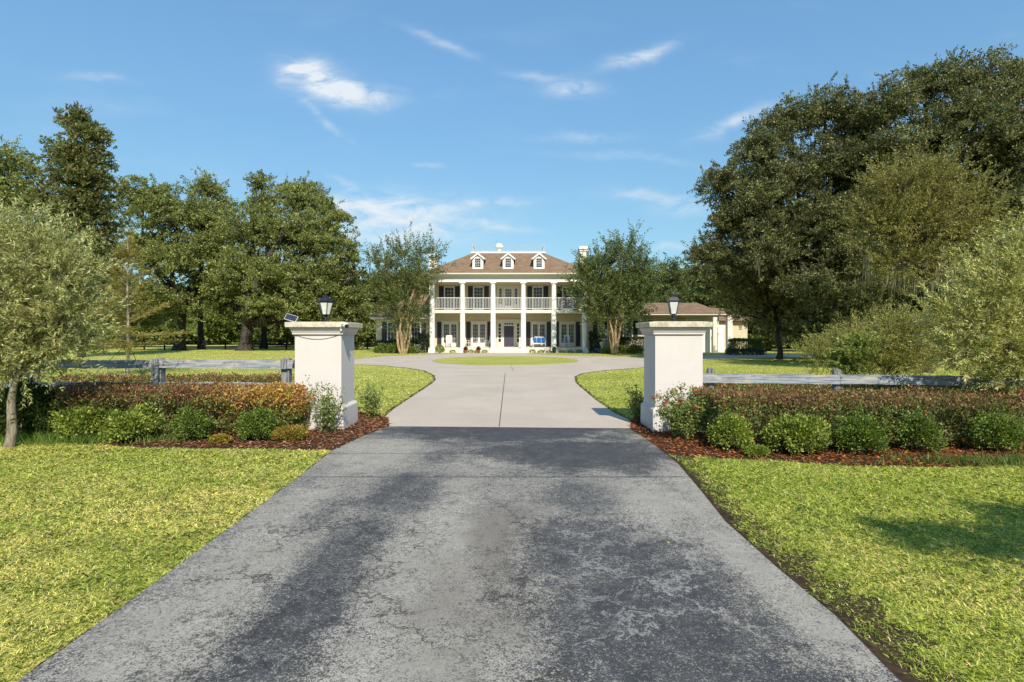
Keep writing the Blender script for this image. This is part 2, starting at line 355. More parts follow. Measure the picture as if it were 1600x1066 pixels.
def npmesh(name, verts, faces_n, nv, col, m, parent=None, kind=None):
    """verts (F*nv,3): each face owns nv vertices"""
    F = len(verts)//nv; o_ = ORG.get(parent.name, Vector((0, 0, 0))) if parent else Vector((0, 0, 0))
    verts = verts-np.array(o_)
    me = bpy.data.meshes.new(name)
    me.vertices.add(F*nv); me.vertices.foreach_set('co', verts.astype(np.float32).ravel())
    me.loops.add(F*nv); me.loops.foreach_set('vertex_index', np.arange(F*nv, dtype=np.int32))
    me.polygons.add(F); me.polygons.foreach_set('loop_start', np.arange(0, F*nv, nv, dtype=np.int32))
    me.update(calc_edges=True)
    a = me.attributes.new('leafcol', 'FLOAT_COLOR', 'FACE')
    c4 = np.ones((F, 4), np.float32); c4[:, :3] = col; a.data.foreach_set('color', c4.ravel())
    me.materials.append(m)
    ob = bpy.data.objects.new(name, me); COL.objects.link(ob)
    if parent: ob.parent = parent; ORG[ob.name] = o_
    if kind: ob['kind'] = kind
    return ob
def leaves(name, P, A, L, Wd, col, m, parent=None, kind=None, fold=.15):
    n = len(P); A = unit(A); S = unit(np.cross(A, rdir(n))); N = np.cross(S, A)
    L = np.broadcast_to(np.asarray(L, float), (n,))[:, None]; Wd = np.broadcast_to(np.asarray(Wd, float), (n,))[:, None]
    V_ = np.stack([P, P+A*L*.42+S*Wd/2+N*Wd*fold, P+A*L, P+A*L*.42-S*Wd/2+N*Wd*fold], axis=1).reshape(-1, 3)
    return npmesh(name, V_, None, 4, col, m, parent, kind)
def pal(n, cols, wts=None, jit=.15, grp=None):
    cols = np.array(cols, float); k = rng.choice(len(cols), size=n, p=None if wts is None else np.array(wts)/sum(wts))
    c = cols[k]*(1+rng.normal(size=(n, 1))*jit)
    if grp is not None: c = c*grp[:, None]
    return np.clip(c, .003, .9)
def Bl(x, y, Y, rx, ry, d=None):
    p = at(x, y, Y); s = Y/FPX; rxm, rzm = rx*s, ry*s
    return (p.x, p.y, p.z, rxm, d if d else (rxm+rzm)/2, rzm)
def clumps(blobs, nc, rc, nl, flat=.6, shell=.5, zmin=.3):
    B = np.array(blobs, float); wts = (B[:, 3]*B[:, 5]+B[:, 3]*B[:, 4]); wts /= wts.sum()
    k = rng.choice(len(B), size=nc, p=wts); d = rdir(nc); fl = (d[:, 2] < -.45) & (rng.uniform(size=nc) < .5); d[:, 2] = np.where(fl, -d[:, 2]*.6, d[:, 2])
    r = rng.uniform(shell, 1.0, (nc, 1)); cc = B[k, :3]+d*r*B[k, 3:6]
    cc[:, 2] = np.maximum(cc[:, 2], zmin)
    rcs = rc*rng.uniform(.55, 1.35, nc)
    kk = np.repeat(np.arange(nc), nl); n = len(kk)
    e = rdir(n); e[:, 2] = np.where(e[:, 2] < -.2, -e[:, 2], e[:, 2])
    rr = (rng.uniform(.05, 1, n)**.5)*rcs[kk]
    P = cc[kk]+e*rr[:, None]*np.array([1, 1, flat])
    A = unit(e*.7+rdir(n)*.8+np.array([0, 0, .15]))
    g = rng.uniform(.7, 1.35, nc)[kk]
    return cc, P, A, g, k
def sprigs(blobs, ns, ls, nl, up=.35, out=.9, rnd=.5, r0=.25, r1=.95, droop=.0, la=.7):
    B = np.array(blobs, float); wts = (B[:, 3]*B[:, 5]+B[:, 3]*B[:, 4]); wts /= wts.sum()
    k = rng.choice(len(B), size=ns, p=wts); d = rdir(ns); r = rng.uniform(r0, r1, (ns, 1))
    O = B[k, :3]+d*r*B[k, 3:6]; D = unit(d*out+rdir(ns)*rnd+np.array([0, 0, up])); Ls = ls*rng.uniform(.5, 1.4, ns)
    kk = np.repeat(np.arange(ns), nl); n = len(kk); t = rng.uniform(0, 1, n)
    P = O[kk]+D[kk]*(t*Ls[kk])[:, None]; P[:, 2] -= droop*t*t*Ls[kk]
    perp = unit(np.cross(D[kk], rdir(n))); A = unit(D[kk]*la+perp*(1-la*.5)); g = rng.uniform(.8, 1.2, ns)[kk]
    return O, P, A, g, k, D, Ls
def limb(mb, a, b_, r0, r1, wob=.12, seg=6, n=6, sag=0.0):
    a = Vector(a); b_ = Vector(b_); L = (b_-a).length; pts = []; rr = []
    o1 = Vector(rng.normal(size=3))*wob*L*.5; o2 = Vector(rng.normal(size=3))*wob*L*.5
    for i in range(seg+1):
        t = i/seg; p = a.lerp(b_, t)+o1*math.sin(math.pi*t)+o2*math.sin(2*math.pi*t)*.5; p.z += sag*L*math.sin(math.pi*t)
        pts.append(p); rr.append(r0+(r1-r0)*t)
    mb.tube(pts, rr, n); return pts
def trunk_mesh(tr, base, blobs, fork, r, mtl, cc=None, kk=None, twigs=90, stems=1, rb=None, dark=1):
    """trunk, limbs to every blob, twigs to clumps"""
    mb = MB(); base = Vector(base); fk = Vector(fork); pts = []
    N_ = 7; lean = Vector(rng.normal(size=3))*.12*(fk-base).length*.3; lean.z = 0
    for i in range(N_+1):
        t = i/N_; p = base.lerp(fk, t)+lean*math.sin(math.pi*t); pts.append(p)
    rr = [r*(1.0-.3*(i/N_))+(r*.55 if i == 0 else (r*.15 if i == 1 else 0)) for i in range(N_+1)]
    pts[0] = pts[0]-Vector((0, 0, .15)); mb.tube(pts, rr, 10)
    ends = []
    for b in blobs:
        c = Vector(b[:3]); p = limb(mb, fk.lerp(pts[-2], random.random()), c, r*.55, r*.14, .18, 8, 7, .04); ends.append(p)
    if cc is not None:
        idx = rng.permutation(len(cc))[:twigs]
        for i in idx:
            path = ends[kk[i]]; s = path[random.randint(4, 8)]
            limb(mb, s, Vector(cc[i]), r*.12, r*.03, .12, 4, 4)
    return mb.build('trunk', mtl, tr, smooth=True)
def moss(tr, pts, ln, wd, n_each=16, col=(.20, .20, .14)):
    P = np.repeat(np.array(pts), n_each, axis=0); n = len(P); P = P+rng.normal(size=(n, 3))*np.array([wd, wd, .1])
    L = ln*rng.uniform(.4, 1.3, n); A = unit(np.tile([0, 0, -1.0], (n, 1))+rng.normal(size=(n, 3))*.09)
    return tag(leaves('hanging_moss', P, A, L, wd*.4, pal(n, [col, (.14, .14, .09)], jit=.2), M_moss, tr), kind='stuff')
def tree(name, base, blobs, label, cat, cols, wts=None, group=None, fork=None, r=.5, nc=300, rc=1.2, nl=120, leaf=(.3, .14), flat=.95, shell=.2, mb=None, twigs=90, mossn=0, mossl=1.5, jit=.18, zmin=.3, crown='crown'):
    tr = thing(name, base, label, cat, group)
    nc = int(nc*2.7); rc *= .60; nl = int(nl*.5); leaf = (leaf[0]*.82, leaf[1]*.85)
    nc = int(nc*.78); cc, P, A, g, k = clumps(blobs, nc, rc, nl, flat, shell, zmin)
    _, P2, A2, g2, _, D2, L2 = sprigs([(b[0], b[1], b[2], b[3]+rc*.4, b[4]+rc*.4, b[5]+rc*.4) for b in blobs], int(nc*.5), rc*1.8, max(8, int(nl*.45)), up=.25, out=.8, rnd=.7, r0=.45, r1=.97)
    P2 = P2+rng.normal(size=P2.shape)*rc*.10; P2[:, 2] = np.maximum(P2[:, 2], zmin); P = np.concatenate([P, P2]); A = np.concatenate([A, A2]); g = np.concatenate([g, g2])
    n = len(P)
    leaves(crown, P, A, leaf[0]*rng.uniform(.6, 1.3, n), leaf[1]*rng.uniform(.7, 1.2, n), pal(n, cols, wts, jit, g), M_leaf, tr)
    if fork is None: fork = (base[0], base[1], base[2]+.25*(max(b[2] for b in blobs)-base[2]))
    trunk_mesh(tr, base, blobs, fork, r, mb or M_bark, cc, k, twigs)
    if mossn:
        lo = cc[cc[:, 2] < np.quantile(cc[:, 2], .6)]; sel = lo[rng.permutation(len(lo))[:mossn]]-np.array([0, 0, .25*rc]); moss(tr, sel, mossl, mossl*.14)
    return tr
def shrub(name, c, rx, ry, rz, label, cat, cols, n=3000, leaf=(.03, .016), group=None, wts=None, z0=0.0, lump=.12, stem=True, jit=.2, colfn=None, lowcut=.15, shell=.72):
    """clipped or loose round shrub: leaves spread through its outer shell over a twiggy core"""
    tr = thing(name, (c[0], c[1], z0), label, cat, group)
    d = rdir(n); d[:, 2] = np.where(d[:, 2] < -.75, -d[:, 2], d[:, 2])
    lu = 1+lump*(vnoise(d[:, 0]*3+d[:, 2]*2, d[:, 1]*3+d[:, 2], 1.2, int(abs(c[0]*10)))-.5)*2
    r = (rng.uniform(shell, 1.03, n))*lu
    P = np.array([c[0], c[1], z0+rz*.98])+d*r[:, None]*np.array([rx, ry, rz])
    P[:, 2] = np.maximum(P[:, 2], z0+.02)
    A = unit(d*.8+rdir(n)*.8+np.array([0, 0, .25])); g = .8+.4*vnoise(P[:, 0], P[:, 2]+P[:, 1], 9, 2)
    col = pal(n, cols, wts, jit, g) if colfn is None else colfn(P, n)
    leaves('foliage', P, A, leaf[0]*rng.uniform(.6, 1.3, n), leaf[1]*rng.uniform(.7, 1.2, n), col, M_leaf, tr)
    if stem:
        mb = MB()
        for i in range(9):
            dd = rdir(1)[0]; dd[2] = abs(dd[2])+.3; e = Vector(dd).normalized()
            limb(mb, (c[0]+e.x*.03, c[1]+e.y*.03, z0-.02), (c[0]+e.x*rx*.8, c[1]+e.y*ry*.8, z0+rz*.9+e.z*rz*.6), rz*.05, rz*.015, .1, 4, 5)
        mb.build('stem', M_bark, tr)
    return tr

# ------------------------------------------------------------ GROUND
ASPH = [(-2.22, 10.2), (-2.42, 9.3), (-2.56, 8.07), (-2.47, 6.4), (-2.41, 4.84), (-2.36, 3.6), (-2.34, 2.68), (-2.33, 0), (-2.4, -9), (1.9, -9), (1.84, 0), (1.84, 2.71), (1.89, 3.29), (1.87, 3.93), (1.88, 4.96), (2.0, 6.0), (2.12, 7.19), (2.14, 8.6), (2.09, 9.96)]
def sm(pts, it=2):
    for _ in range(it):
        q = []
        for i in range(len(pts)):
            a, b = pts[i], pts[(i+1) % len(pts)]
            q += [(a[0]*.75+b[0]*.25, a[1]*.75+b[1]*.25), (a[0]*.25+b[0]*.75, a[1]*.25+b[1]*.75)]
        pts = q
    return pts
cl_ = [gp(*p) for p in [(601.5, 652), (615, 640), (651, 616), (675, 600), (681, 594), (679, 587), (665, 580), (639, 575.5), (600, 571.6), (555, 569.6)]]
cu_ = [gp(*p) for p in [(555, 561.5), (590, 557.8), (675, 553.9), (766, 551.7)]]
cr_up = [gp(*p) for p in [(823.5, 552.6), (870, 555.4), (930, 557.0), (1005, 558.8), (1060, 557.5), (1110, 554.8)]]
cr_lo = [gp(*p) for p in [(1160, 560), (1110, 561.5), (1060, 569), (1005, 574.5), (945, 579), (910, 583.5), (897, 589), (900, 599.5), (930, 625), (960, 646)]]
CONC = [(-2.22, 10.2), (-2.45, 11.2)]+cl_+[(-26, 31.5), (-60, 31), (-60, 36), (-26, 36.5)]+cu_+[(-1.9, 54.3), (1.3, 54.3)]+cr_up+[(21, 50.8), (26, 50.5), (40, 47), (60, 45), (60, 40), (40, 41.5), (27, 43.5)]+cr_lo+[(2.3, 10.9), (2.09, 9.96)]
ic = gp(791, 562); ISL = []
iy0, iy1 = FPX*CH/(570.6-HZ), FPX*CH/(557.0-HZ)
for i in range(64):
    a = 2*math.pi*i/64; ISL.append((-.42+4.85*math.cos(a), (iy0+iy1)/2-.5+(iy1-iy0)/2*math.sin(a)))
MUL = [(-2.56, 8.1), (-3.1, 8.12), (-3.73, 8.22), (-4.6, 8.22), (-5.47, 8.3), (-6.3, 8.5), (-7.3, 8.8), (-9, 9.0), (-11.5, 9.1), (-11.5, 13.3), (-4.2, 13.3), (-3.4, 12.2), (-2.9, 11.9), (-2.5, 11.3), (-2.22, 10.2), (-2.42, 9.3)]
MUR = [(2.13, 7.95), (2.29, 7.70), (2.8, 7.56), (3.43, 7.45), (4.15, 7.14), (5.4, 7.05), (6.6, 7.15), (8, 7.3), (12, 7.6), (12, 12.2), (3.3, 12.2), (2.6, 11.5), (2.3, 10.9), (2.09, 9.96), (2.14, 8.6)]
def sheet(name, poly, z, m, thick=0.0, smooth_it=0, **kw):
    p = sm(poly, smooth_it) if smooth_it else poly
    mb = MB(); mb.poly([(x, y, z) for x, y in p])
    if thick:
        n = len(p); b = len(mb.v); mb.v += [(x, y, z-thick) for x, y in p]
        for i in range(n): mb.face([i, b+i, b+(i+1) % n, (i+1) % n])
    o = mb.build(name, m); tag(o, **kw); return o
g = MB(); g.poly([(-900, -60, 0), (900, -60, 0), (900, 1500, 0), (-900, 1500, 0)])
tag(g.build('lawn', M_lawn), kind='structure')
sheet('asphalt_road', ASPH, .016, M_asph, .03, kind='structure')
sheet('concrete_driveway', CONC, .012, M_conc, .03, 0, kind='structure')
sheet('island_lawn', ISL, .035, M_lawn, .04, kind='structure')
sheet('mulch_bed', MUL, .010, M_soil, .02, kind='structure'); sheet('mulch_bed', MUR, .010, M_soil, .02, kind='structure')
# control joints of the concrete (real grooves filled dark)
mb = MB()
for a, b in [((780, 668), (789.5, 583)), ((797, 570.5), (802, 580))]:
    p, q = gp(*a), gp(*b); mb.poly([(p[0]-.009, p[1], .0165), (p[0]+.009, p[1], .0165), (q[0]+.012, q[1], .0165), (q[0]-.012, q[1], .0165)])
tag(mb.build('driveway_joint', mat('joint', (.11, .09, .07), .9)), kind='structure')
# soil strips along the drive's edges
def strip(edge, w0, w1, side, name):
    mb = MB(); n = len(edge); pts = []
    for i in range(n-1):
        for k in range(10): t = k/10; pts.append((edge[i][0]*(1-t)+edge[i+1][0]*t, edge[i][1]*(1-t)+edge[i+1][1]*t))
    b = []
    for i, (x, y) in enumerate(pts):
        wv = w0+(w1-w0)*random.random(); mb.v += [(x-side*.02, y, .012), (x+side*wv, y, .008)]
    for i in range(len(pts)-1): mb.face([2*i, 2*i+1, 2*i+3, 2*i+2])
    tag(mb.build(name, M_soil), kind='structure')
strip([p for p in ASPH[10:]], .22, .42, 1, 'soil_edge'); strip([p for p in ASPH[2:8]], .0, .035, -1, 'soil_edge')
def ribbon(pts, w_, name, z=.009):
    mb = MB(); q = []
    for i in range(len(pts)-1):
        L = math.dist(pts[i], pts[i+1]); m_ = max(2, min(60, int(L/.15)))
        for k in range(m_): t = k/m_; q.append((pts[i][0]*(1-t)+pts[i+1][0]*t, pts[i][1]*(1-t)+pts[i+1][1]*t))
    q.append(pts[-1])
    for i, (x, y) in enumerate(q):
        a, b = q[max(i-1, 0)], q[min(i+1, len(q)-1)]; d = math.dist(a, b); nx, ny = -(b[1]-a[1])/d, (b[0]-a[0])/d; ww = w_*random.uniform(.5, 1.4)*(1+y*.02)
        mb.v += [(x-nx*.03, y-ny*.03, z), (x+nx*ww, y+ny*ww, z)]
    for i in range(len(q)-1): mb.face([2*i, 2*i+1, 2*i+3, 2*i+2])
    tag(mb.build(name, M_soil), kind='structure')
ribbon([(-2.45, 11.2)]+cl_, .07, 'soil_edge'); ribbon(cr_lo+[(2.3, 10.9)], .07, 'soil_edge'); ribbon(cu_, -.08 if False else .10, 'soil_edge'); ribbon(cr_up, .10, 'soil_edge')
# mulch chips
def chips(poly, n, cols, name, label, xr, yr, dens=None):
    x = rng.uniform(*xr, n); y = rng.uniform(*yr, n); ok = inpoly(x, y, poly); x, y = x[ok], y[ok]; n = len(x)
    z = .012+rng.uniform(0, .025, n); a = rng.uniform(0, 2*np.pi, n); A = np.stack([np.cos(a), np.sin(a), rng.normal(size=n)*.25], 1)
    o = leaves(name, np.stack([x, y, z], 1), A, rng.uniform(.02, .085, n), rng.uniform(.006, .018, n), pal(n, cols, jit=.35), M_chip)
    return tag(o, label, 'mulch', kind='stuff')
chips(MUL, 42000, [(.16, .06, .03), (.10, .035, .018), (.26, .12, .06), (.06, .022, .012), (.32, .17, .09)], 'bark_mulch', 'brown red bark mulch spread around the left gate pillar', (-9, -2.2), (8.1, 13))
chips(MUR, 42000, [(.26, .085, .025), (.16, .045, .016), (.38, .14, .05), (.07, .025, .012)], 'bark_mulch', 'orange red bark mulch spread below the right hedge', (2.1, 9), (7, 12))

# ------------------------------------------------------------ GRASS
def grass():
    Pv, Cv = [], []
    bands = [(.4, 2.0, 4500, 1.1, 1.5), (2.0, 3.2, 18000, .85, .88), (3.2, 4.6, 14000, .9, .95), (4.6, 6.6, 8500, 1.05, 1.25), (6.6, 9.2, 4600, 1.1, 1.6), (9.2, 15, 1500, 1.15, 2.4), (15, 26, 420, 1.15, 3.6), (26, 44, 90, 1.2, 5.5), (44, 66, 26, 1.3, 8)]
    for y0, y1, dens, ls, ws in bands:
        xm = .95*y1+(4.0 if y1 < 16 else 2.5); n = int(2*xm*(y1-y0)*dens)
        x = rng.uniform(-xm, xm, n); y = rng.uniform(y0, y1, n)
        ok = np.abs(x) < .95*y+(4.0 if y1 < 16 else 2.5)
        edge = (vnoise(x, y, 9, 3)-.5)*.07
        ok &= ~inpoly(x+edge, y, ASPH); ok &= ~inpoly(x-edge, y, ASPH); ok &= ~inpoly(x+edge, y, CONC) | inpoly(x, y, ISL)
        m1 = inpoly(x, y+edge*2, MUL) | inpoly(x, y+edge*2, MUR); ok &= ~m1
        # soil strip on right edge
        ok &= ~((x > 1.8) & (x < 1.86+.13*vnoise(x, y, 6, 5)+np.clip((y-4.6)*.105, 0, .25)) & (y < 7.6))
        ok &= ~((y > 53.5) & (x > -9) & (x < 9))
        x, y = x[ok], y[ok]; n = len(x)
        # tufting
        L = rng.uniform(.02, .055, n)*ls*(.8+.5*vnoise(x, y, 6, 8)); Wd = rng.uniform(.0022, .0046, n)*ws
        th = rng.uniform(0, 2*np.pi, n); lean = rng.uniform(.6, 2.9, n)
        D = np.stack([np.cos(th)*lean, np.sin(th)*lean, np.ones(n)], 1); D = unit(D)
        S = np.stack([-np.sin(th), np.cos(th), np.zeros(n)], 1)*Wd[:, None]/2
        # turn some blades so their flats vary
        S = S+rng.normal(size=(n, 3))*Wd[:, None]*.18
        b = np.stack([x, y, np.zeros(n)], 1); mid = b+D*(L*.55)[:, None]; D2 = unit(D+np.stack([np.cos(th)*.7, np.sin(th)*.7, -.5*np.ones(n)], 1)); tip = mid+D2*(L*.5)[:, None]
        V_ = np.stack([b-S, b+S, mid+S*.9, tip, mid-S*.9], 1).reshape(-1, 3); Pv.append(V_)
        pn = vnoise(x, y, .55, 1)*.6+vnoise(x, y, 2.1, 2)*.4; fn = vnoise(x, y, 7, 4)
        gr = np.array([.50, .57, .12]); yl = np.array([.90, .82, .30]); dk = np.array([.24, .31, .06]); stw = np.array([.90, .72, .40])
        t = np.clip((pn-.35)*1.5+rng.normal(size=n)*.3+np.where(x < 0, .22, -.12)-.25*(vnoise(x, y, 1.3, 12) > .68), 0, 1)[:, None]
        c = gr*(1-t)+yl*t; k = (rng.uniform(size=n) < .16+.25*(fn > .62)); c[k] = dk*rng.uniform(.8, 1.3, (k.sum(), 1))
        k = rng.uniform(size=n) < np.where(x < 0, .10, .07)+.04*(pn > .6); c[k] = stw*rng.uniform(.6, 1.1, (k.sum(), 1))
        c = c*rng.uniform(.82, 1.28, (n, 1)); Cv.append(c)
    o = npmesh('grass', np.concatenate(Pv), None, 5, np.concatenate(Cv), M_grass)
    tag(o, 'short yellow green lawn grass on both sides of the drive', 'grass', kind='stuff')
grass()
# weedy taller grass under left olive
n = 2600; x = rng.normal(-6.9, .8, n); y = rng.normal(8.75, .16, n); th = rng.uniform(0, 6.28, n)
A = unit(np.stack([np.cos(th)*.5, np.sin(th)*.5, np.ones(n)], 1))
tag(leaves('tall_grass', np.stack([x, y, np.zeros(n)], 1), A, rng.uniform(.08, .22, n), .009, pal(n, [(.10, .19, .03), (.17, .25, .05)], jit=.2), M_grass), 'uncut bright green grass at the foot of the left bed', 'grass', kind='stuff')
n = 2200; x = rng.normal(6.9, 1.0, n); y = rng.normal(7.25, .13, n); th = rng.uniform(0, 6.28, n)
A = unit(np.stack([np.cos(th)*.6, np.sin(th)*.6, np.ones(n)], 1))
tag(leaves('tall_grass', np.stack([x, y, np.zeros(n)], 1), A, rng.uniform(.06, .17, n), .009, pal(n, [(.10, .17, .03), (.16, .22, .05)], jit=.2), M_grass), 'uncut green grass creeping over the right mulch edge', 'grass', kind='stuff')

n = 420; x = rng.uniform(-9, 9, n); y = rng.uniform(2.2, 13, n); onr = inpoly(x, y, ASPH) | inpoly(x, y, CONC); kk_ = ~onr | (rng.uniform(size=n) < .35); x, y, onr = x[kk_], y[kk_], onr[kk_]; n = len(x); th = rng.uniform(0, 6.28, n)
tag(leaves('fallen_leaves', np.stack([x, y, np.where(onr, .02, .035)], 1), np.stack([np.cos(th), np.sin(th), rng.normal(size=n)*.2], 1), rng.uniform(.02, .05, n), rng.uniform(.01, .022, n), pal(n, [(.30, .17, .07), (.18, .09, .04), (.42, .30, .12)], jit=.3), M_chip), 'dry brown leaves scattered over lawn and drive', 'leaves', kind='stuff')
# ------------------------------------------------------------ GATE PILLARS
def pillar(cx, y0, label):
    p = thing('gate_pillar', (cx, y0+.41, 0), label, 'pillar', 'gate pillars'); h = .41; cy = y0+h
    r = lambda e: (cx-h-e, cx+h+e, cy-h-e, cy+h+e)
    mb = MB(); mb.frus(r(0), .40, r(0), 1.66); mb.build('shaft', M_stucco, p, bevel=.006)
    mb = MB(); mb.frus(r(.055), -.05, r(.05), .38); mb.frus(r(.05), .3805, r(.002), .43); mb.build('plinth', M_stucco, p, bevel=.006)
    mb = MB(); mb.frus(r(.004), 1.661, r(.02), 1.675); mb.frus(r(.035), 1.6755, r(.035), 1.70); mb.frus(r(.03), 1.7005, r(.075), 1.785); mb.frus(r(.08), 1.7855, r(.08), 1.80); mb.build('moulding', M_stucco, p, bevel=.004)
    mb = MB(); mb.frus(r(.125), 1.8005, r(.13), 1.885); mb.frus(r(.128), 1.8855, r(.02), 1.90); mb.build('cap', M_cap, p, bevel=.006)
    return cy
LPX, RPX = -3.41, 2.87
cyl = pillar(LPX, 9.9, 'cream stucco gate pillar left of the drive, solar panel on its cap')
cyr = pillar(RPX, 9.68, 'cream stucco gate pillar right of the drive, pink roses at its foot')
def lantern(cx, cy, z, n, rot, wr, label, glassmat):
    t = thing('lantern', (cx, cy, z), label, 'lantern', 'pillar lanterns')
    MB().lathe(cx, cy, [(.055, z), (.055, z+.02), (.03, z+.03), (.024, z+.09), (.045, z+.105), (.03, z+.13)], 12).build('base', M_black, t, smooth=True)
    z0, z1 = z+.13, z+.365; r0, r1 = wr*.5, wr*.93
    mb = MB(); mb.lathe(cx, cy, [(r0, z0), (r0, z0+.012)], n, rot); mb.lathe(cx, cy, [(r1, z1-.012), (r1*1.06, z1+.01)], n, rot)
    for i in range(n):
        a = rot+2*math.pi*i/n; c, s = math.cos(a), math.sin(a); mb.bar((cx+r0*c, cy+r0*s, z0), (cx+r1*c, cy+r1*s, z1), .012, .012)
    mb.build('frame', M_black, t)
    MB().lathe(cx, cy, [(r0*.93, z0+.013), (r1*.95, z1-.014)], n, rot).build('glass', glassmat, t)
    MB().lathe(cx, cy, [(r1*1.15, z1+.011), (r1*.72, z1+.075), (r1*.45, z1+.085), (r1*.45, z1+.105), (r1*.25, z1+.115), (.012, z1+.125), (.02, z1+.14), (.004, z1+.165)], n, rot).build('top', M_black, t)
lantern(LPX, cyl, 1.902, 6, R(0), .145, 'black hexagonal lantern on the left pillar, beside the solar panel', M_frost)
lantern(RPX+.02, cyr, 1.902, 4, R(38), .125, 'black four sided lantern with milky glass on the right pillar', mat('milky_glass', (.50, .52, .50), .2, .6, var=.08, vscale=9))
# solar panel
sp = thing('solar_panel', (-3.83, 9.95, 1.9), 'small tilted solar panel on the left pillar cap', 'solar panel')
cen = at(455, 497, 9.97)
sx = Vector((.92, 0.05, -.28)).normalized(); sn = Vector((.1, -.80, .62)).normalized(); sn = (sn-sx*sn.dot(sx)).normalized(); sy_ = sn.cross(sx)
def slab(mb, c, a, b, n_, wa, wb, th):
    bb = len(mb.v)
    for k in (-1, 1):
        for (i, j) in ((-1, -1), (1, -1), (1, 1), (-1, 1)): mb.v.append(tuple(c+a*i*wa/2+b*j*wb/2+n_*k*th/2))
    for q in ((3, 2, 1, 0), (4, 5, 6, 7), (0, 1, 5, 4), (1, 2, 6, 5), (2, 3, 7, 6), (3, 0, 4, 7)): mb.face([bb+i for i in q])
mb = MB(); slab(mb, cen, sx, sy_, sn, .21, .135, .016); mb.build('panel_frame', M_alu, sp)
mb = MB()
for i in range(6):
    for j in range(2): slab(mb, cen+sn*.011+sx*(i-2.5)*.032+sy_*(j-.5)*.058, sx, sy_, sn, .029, .054, .004)
mb.build('solar_cell', M_pv, sp)
mb = MB(); mb.tube([cen-sn*.01, cen-sn*.05-Vector((0, 0, .02)), (cen.x+.03, cen.y+.03, 1.893)], .010, 6); mb.lathe(cen.x+.03, cen.y+.03, [(.03, 1.893), (.03, 1.903)], 10); mb.build('bracket', M_black, sp)
# security camera
c0 = Vector((LPX+.41+.13, 9.84, 1.80))
c0 = Vector((-2.93, 9.80, 1.80))
scm = thing('security_camera', tuple(c0), 'white security camera with dark lens on the left pillar cap corner', 'camera')
mb = MB(); mb.tube([c0+Vector((-.01, .04, .045)), c0+Vector((.03, -.05, .03)), c0+Vector((.075, -.105, .02))], [.032, .036, .036], 14); mb.box(c0.x-.02, c0.x+.1, c0.y-.1, c0.y+.02, c0.z+.055, c0.z+.068); mb.build('housing', M_camw, scm, smooth=True)
mb = MB(); mb.tube([c0+Vector((.074, -.10, .02)), c0+Vector((.09, -.122, .014))], [.034, .034], 14); mb.build('lens', M_black, scm, smooth=True)
mb = MB(); mb.tube([c0+Vector((-.0, .04, .04)), c0+Vector((-.045, -.005, .0)), c0+Vector((-.05, .02, -.05))], [.012, .012, .02], 8); mb.build('bracket', M_camw, scm)
cb = MB(); pts = []
for i in range(17):
    t = i/16; pts.append((LPX-.40+.78*t, 9.893-.0*t, 1.675-.085*math.sin(math.pi*t)**.8+(-.03 if t < .01 else 0)))
cb.tube(pts, .0035, 5); tag(cb.build('cable', M_black), 'thin grey cable sagging across the left pillar below its moulding', 'cable')

# ------------------------------------------------------------ BOARD FENCES AT THE GATE
def plank(mb, a, b, h, th):
    a = Vector(a); b = Vector(b); n = 14; base = len(mb.v)
    d = (b-a).normalized(); u = Vector((-d.y, d.x, 0)).normalized()
    for i in range(n+1):
        p = a.lerp(b, i/n); w1 = random.uniform(-.006, .006); w2 = random.uniform(-.006, .006)
        for (s1, s2) in ((-1, 0), (1, 0), (1, 1), (-1, 1)): mb.v.append((p.x+u.x*s1*th/2, p.y+u.y*s1*th/2, p.z+(h+w1 if s2 else w2)))
    for i in range(n):
        for k in range(4): mb.face([base+4*i+k, base+4*i+(k+1) % 4, base+4*(i+1)+(k+1) % 4, base+4*(i+1)+k])
    mb.face([base+3, base+2, base+1, base]); e = base+4*n; mb.face([e, e+1, e+2, e+3])
lf = thing('board_fence', (-4.3, 10.75, 0), 'weathered grey board fence with square posts left of the left pillar', 'fence')
posts = [-3.98-.36, -6.78, -9.2, -11.6, -14.0]; posts[0] = (445-800)*10.75/FPX; posts[1] = (245-800)*10.75/FPX
for x in posts:
    mb = MB(); mb.box(x-.075, x+.075, 10.76, 10.90, -.1, 1.20); mb.frus((x-.075, x+.075, 10.76, 10.90), 1.2005, (x-.06, x+.06, 10.775, 10.885), 1.225); mb.build('post', M_post, lf)
    mb = MB(); mb.box(x-.06, x+.06, 10.685, 10.709, .62, 1.21) if x != posts[0] else mb.box(x-.06, x+.06, 10.685, 10.709, 1.02, 1.205); mb.build('face_board', M_post, lf)
for i in range(4):
    xa, xb = (LPX-.405 if i == 0 else posts[i]-.004), posts[i+1]+.004
    for z in (1.03, .60): mb = MB(); plank(mb, (xb, 10.735, z+.01), (xa, 10.735, z-.005), .16, .045); mb.build('rail', M_rail, lf)
mb = MB(); mb.box(LPX-.475, LPX-.415, 10.66, 10.71, .35, 1.20); mb.build('end_board', M_dfence, lf)
rf = thing('board_fence', (4.6, 10.2, 0), 'weathered grey board fence with round posts right of the right pillar', 'fence')
rp = [((1110-800)*10.35/FPX, 10.35), ((1307-800)*10.1/FPX, 10.1), ((1524-800)*9.8/FPX, 9.8), (10.6, 9.5), (13.2, 9.3)]
for i, (x, y) in enumerate(rp):
    mb = MB(); mb.lathe(x, y, [(.07, -.1), (.068, 1.02), (.065, 1.055)], 14); mb.build('post', M_post, rf, smooth=True)
    if i < 2: MB().tube([(x+.02, y-.13, .91), (x+.02, y-.118, .91)], .018, 8).build('bolt', mat('rusty_steel', (.22, .11, .05), .7), rf)
ends = [(RPX+.415, 10.38)]+rp
